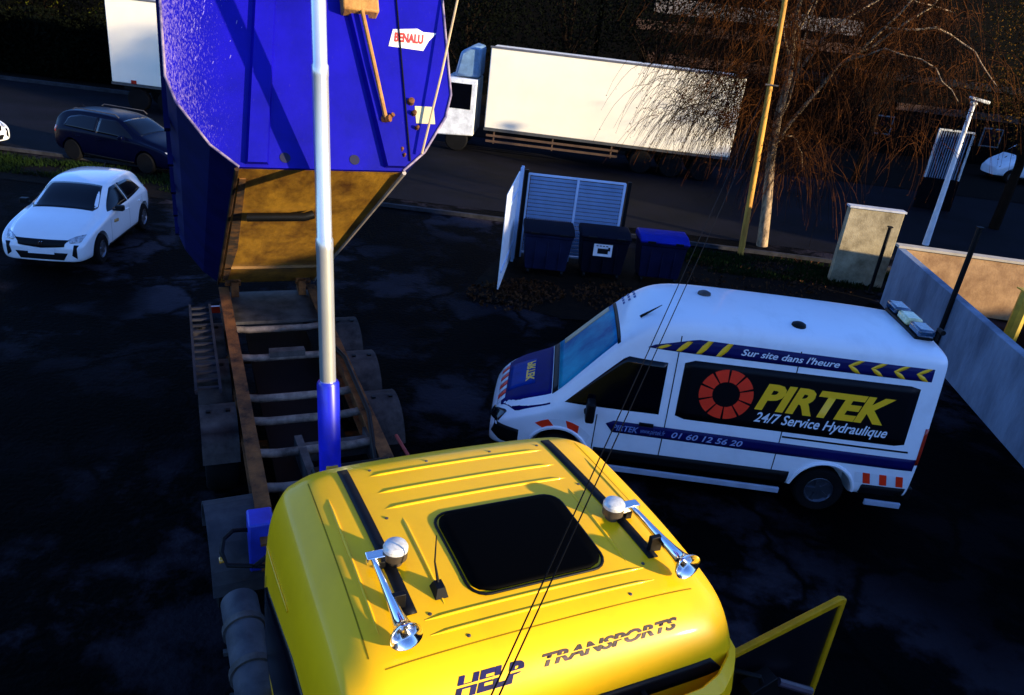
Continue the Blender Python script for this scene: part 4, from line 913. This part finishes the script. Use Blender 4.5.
limbs = [([(7.02, 24, 2.9), (7.35, 24, 3.62), (8.31, 24, 5.37), (8.85, 24, 5.9), (9.65, 24, 6.95), (10.2, 24, 8.0)], .075),
         ([(8.6, 24, 5.72), (9.13, 24, 6.0), (9.9, 24, 6.75), (10.45, 24, 7.2), (10.75, 24, 7.9)], .045),
         ([(7.0, 24, 3.6), (7.22, 24.1, 4.33), (7.24, 24.1, 6.5), (7.5, 24.2, 8.2)], .055),
         ([(7.02, 24, 5.0), (6.98, 24, 6.0), (7.2, 24, 7.2), (7.6, 24, 8.4)], .05),
         ([(7.02, 23.9, 3.0), (7.35, 23.8, 3.45), (7.75, 23.7, 3.1), (7.95, 23.6, 2.5)], .035),
         ([(6.95, 24, 5.4), (6.2, 23.8, 6.6), (5.2, 23.6, 7.2), (4.2, 23.5, 7.0)], .05),
         ([(6.9, 24, 6.2), (6.0, 24.6, 7.5), (4.9, 24.8, 8.2)], .04),
         ([(9.4, 24, 6.5), (10.6, 23.7, 6.7), (11.8, 23.6, 6.2), (12.6, 23.4, 5.4)], .04),
         ([(8.3, 24, 5.4), (9.2, 23.3, 6.0), (10.6, 22.9, 5.7), (11.4, 22.8, 4.9)], .03),
         ([(7.0, 24, 4.6), (8.2, 25.0, 6.4), (9.8, 25.8, 7.4), (12, 26, 7.2)], .05)]
b3 = NB()
for pts, r in limbs:
    b2 = NB(); P = [bpnt(*p) for p in pts]; Q = []
    for a_, b_ in zip(P, P[1:]):
        for k in range(3): Q.append(a_.lerp(b_, k/3)+Vector((random.gauss(0, .03),)*3))
    Q.append(P[-1]); tube(b2, Q, [r*(1-.75*k/len(Q)) for k in range(len(Q))], 8); obj('limb', b2, bark, birch, 60)
    for q in Q[2:]:
        strands(b3, q, 16, 2.6, .35, .009, .30, .06, (.06, 0))
# dense veil in front of the lorry and to the right
for i in range(2700):
    x = random.choice((random.triangular(3.6, 7.0, 6.0), random.uniform(3.2, 7.2), random.triangular(3.3, 7.0, 5.5), random.triangular(7, 12, 7.6)))
    zt_ = random.uniform(3.4, 8.5); strands(b3, bpnt(x, random.uniform(22.9, 25.0), zt_), 1, 2.2, .1, .008, .35, .06, (-.12, 0))
me = bpy.data.meshes.new('twigs'); b3.to_mesh(me); b3.free(); link('twigs', me, mat('birch_twigs', (.006, .002, .001), .9, col2=(.13, .042, .008), scale=1.0, lo=.45, hi=.7, spec=.05), birch)

def leafy_tree(name, label, loc, h, r, m, n, lsz, group, zc=.62, seed=1, squash=.7, trunk_r=.2):
    random.seed(seed); c = thing(name, label, 'tree', loc, 0, group)
    b2 = NB(); tube(b2, [(0, 0, 0), (.1, 0, h*.3), (0, .1, h*.6), (.1, 0, h*.9)], [trunk_r, trunk_r*.8, trunk_r*.5, .03], 8)
    cl = []
    for k in range(16):
        a_ = random.uniform(0, 6.28); rr = r*random.uniform(.2, .85); z = h*zc+random.uniform(-1, 1)*h*(1-zc)*.85
        e = Vector((rr*math.cos(a_), rr*math.sin(a_), z)); cl.append(e); tube(b2, [(0, 0, z*.5), e*.5+Vector((0, 0, z*.3)), e], [.07, .05, .015], 5)
    obj('trunk', b2, mat('dark_bark', (.012, .007, .004), .9, var=.3, spec=.05), c, 60)
    b2 = NB()
    for i in range(n):
        e = random.choice(cl); s_ = r*.33
        leaf(b2, e+Vector((random.gauss(0, s_), random.gauss(0, s_), random.gauss(0, s_*squash))), lsz*random.uniform(.5, 1.5))
    me = bpy.data.meshes.new('crown'); b2.to_mesh(me); b2.free(); link('crown', me, m, c); return c
gold = mat('autumn_foliage', (.012, .004, .001), .9, col2=(.16, .075, .008), scale=.9, lo=.42, hi=.7, spec=.05)
darkf = mat('dark_foliage', (.0004, .0012, .0003), .9, col2=(.0022, .003, .0006), scale=.6, spec=.05)
yelf = mat('yellowing_foliage', (.001, .0015, .0003), .9, col2=(.16, .15, .005), scale=1.3, lo=.57, hi=.72, spec=.05)
leafy_tree('tree', 'golden brown autumn tree in the upper right corner', (18.2, 30.5, 0), 9.8, 3.0, gold, 16000, .09, 'trees beyond the yard', .7, 5)
leafy_tree('tree', 'reddish brown autumn tree right of the birch behind the lamp post', (15.2, 37.5, 0), 8.6, 3.4, mat('russet_foliage', (.006, .002, .001), .9, col2=(.07, .022, .005), scale=1.2, spec=.05), 9000, .08, 'trees beyond the yard', .68, 6)
for k, (x, y, h, r) in enumerate(((-4.2, 41.5, 8, 3.2), (1.0, 43, 8.5, 3.2), (5.8, 44, 8, 3.0))):
    leafy_tree('tree', ['dark tree behind the cab of the long box lorry', 'dark tree showing above the left part of the long lorry roof', 'dark tree showing above the middle of the long lorry roof'][k], (x, y, 0), h, r, darkf, 6000, .16, 'trees beyond the yard', .6, 20+k)

def hedge(label, x0, x1, y, h, m, n, seed, lit=None):
    random.seed(seed); c = thing('hedge', label, 'hedge', ((x0+x1)/2, y, 0)); W_ = (x1-x0)/2
    b2 = NB()
    for i in range(n):
        x = random.uniform(-W_, W_); z = h*random.random()**.6; yy = -.9+random.random()*.3+.25*math.sin(x*1.7+z)+.5*max(0, z/h-.7)
        if random.random() < .3: yy = random.uniform(-.8, .8); z = h*(1+.07*math.sin(x*2.3)+.04*math.sin(x*7))
        leaf(b2, (x, yy, z), .2*random.uniform(.5, 1.4))
    obj_m = bpy.data.meshes.new('foliage'); b2.to_mesh(obj_m); b2.free(); link('foliage', obj_m, m, c)
    b2 = NB()
    for k in range(int(W_*2/.9)): tube(b2, [(-W_+.9*k+.3, 0, 0), (-W_+.9*k+.4, .1, h*.85)], [.06, .02], 5)
    obj('stem', b2, mat('dark_bark', (0, 0, 0)), c)
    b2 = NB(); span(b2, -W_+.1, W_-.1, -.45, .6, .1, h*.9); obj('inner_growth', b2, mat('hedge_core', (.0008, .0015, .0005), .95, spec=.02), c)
    return c
hedge('tall dark hedge lining the far side of the road at the left', -34, -17.5, 40.0, 2.9, darkf, 12000, 31)
for k, x in enumerate((-29.5, -26, -22.4)):
    leafy_tree('tree', ['yellow green tree above the dark hedge at the left edge', 'yellow green tree above the hedge, middle of the three', 'yellow green tree above the hedge nearest the half hidden lorry'][k], (x, 42.5, 0), 6.2, 2.1, yelf, 4200, .15, 'trees beyond the hedge', .66, 40+k)
b2 = NB(); prism(b2, [(-60, 37.9), (-15, 37.2), (-15, 37.4), (-60, 38.1)], lambda u, v, t: Vector((u, v, t)), -.01, .16); structure(obj('far_kerb', b2, mat('kerb_stone', (0, 0, 0)), None))

# ------------------------------------------------------------------ background buildings
def bldg(name, label, x0, x1, y0, y1, h, m, bands=(), windows=0, cat='building'):
    c = thing(name, label, cat, ((x0+x1)/2, y0, 0)); W_ = (x1-x0)/2
    b2 = NB(); span(b2, -W_, W_, 0, y1-y0, 0, h); obj('wall', b2, m, c)
    b2 = NB(); span(b2, -W_-.2, W_+.2, -.2, y1-y0+.2, h+.004, h+.25); obj('roof', b2, mat('roof_sheet', (.006, .006, .008), .8, var=.3, spec=.1), c)
    for (z0, z1, xa, xb, mm) in bands:
        b2 = NB(); span(b2, xa, xb, -.12, -.004, z0, z1); obj('cladding_band', b2, mm, c)
    for k in range(windows):
        x = -W_+1.5+k*(2*W_-3)/max(1, windows-1)
        f = NB(); span(f, x-.6, x+.6, -.06, -.004, 1.1, 2.2); wf = obj('window', f, mat('window_frame_grey', (.10, .10, .10), .5), c)
        f = NB(); span(f, x-.52, x+.52, -.075, -.062, 1.18, 2.12); obj('pane', f, glass, wf)
    return c
dwall = mat('dark_cladding', (.001, .001, .0012), .9, var=.3, spec=.05)
band = mat('pale_cladding', (.03, .026, .026), .8, col2=(.26, .22, .20), spec=.1, scale=1.5, stretch=(.3, 1, 3))
bldg('warehouse', 'long dark warehouse with pale horizontal bands behind the birch', 3, 70, 55, 75, 13.5, dwall,
     [(6.3, 7.2, -30, -16.5, band), (5.2, 5.8, -31, -14, mat('brown_band', (.03, .016, .012), .8, col2=(.09, .05, .035), spec=.1)), (3.3, 3.9, -30, -6, mat('brown_band', (0, 0, 0)))], 9)
bldg('warehouse', 'low dark building behind the hedge at the left', -70, 3.3, 55, 80, 9.0, dwall, [], 6)
bldg('workshop', 'dark workshop beyond the gate at the right edge', 19, 55, 49, 54, 4.2, dwall, [(2.6, 3.0, -16, 8, mat('brown_band', (0, 0, 0)))], 6)

# unseen blocks added off frame, heights tuned to shade parts of the yard
ta = math.tan(R(SUN_EL))
def shade(name, label, u0, u1, h_at, t_at, t=22., dep=6.):
    """unseen block spanning lateral u0..u1, tall enough that its shadow passes height h_at at along-sun position t_at"""
    ex = Vector((sd.x, sd.y, 0)); eu = Vector((math.cos(R(SUN_AZ)), math.sin(R(SUN_AZ)), 0))
    h = h_at+(t-t_at)*ta; ctr = ex*(t+dep/2)+eu*((u0+u1)/2)
    c = thing(name, label, 'building', ctr, math.atan2(eu.y, eu.x)); b2 = NB(); span(b2, -(u1-u0)/2, (u1-u0)/2, -dep/2, dep/2, -.01, h); obj('wall', b2, mat('shade_block_wall', (.3, .28, .25), .85, var=.1), c, bevel=.02)
    b2 = NB(); span(b2, -(u1-u0)/2+.3, (u1-u0)/2-.3, -dep/2+.3, dep/2-.3, h+.003, h+.08); obj('roof', b2, mat('roof_sheet', (0, 0, 0)), c)
shade('shade_block', 'long low unseen block added to shade the left yard', -40, 8.6, 2.45, -2.)
shade('shade_block', 'taller unseen block added to shade the van', 8.605, 14.5, 4.6, -2.)
shade('shade_block', 'low unseen block added to shade the bins', 14.505, 15.8, 1.8, -6.2)
shade('shade_block', 'unseen middle block added to shade the parked cars', 15.805, 20., 4.2, -2.)
shade('shade_block', 'lower unseen block added to shade the concrete bay', 20.005, 27., .1, 3.0)
shade('shade_block', 'far unseen block added to shade the road', 27.005, 60, 1.9, -3.8)
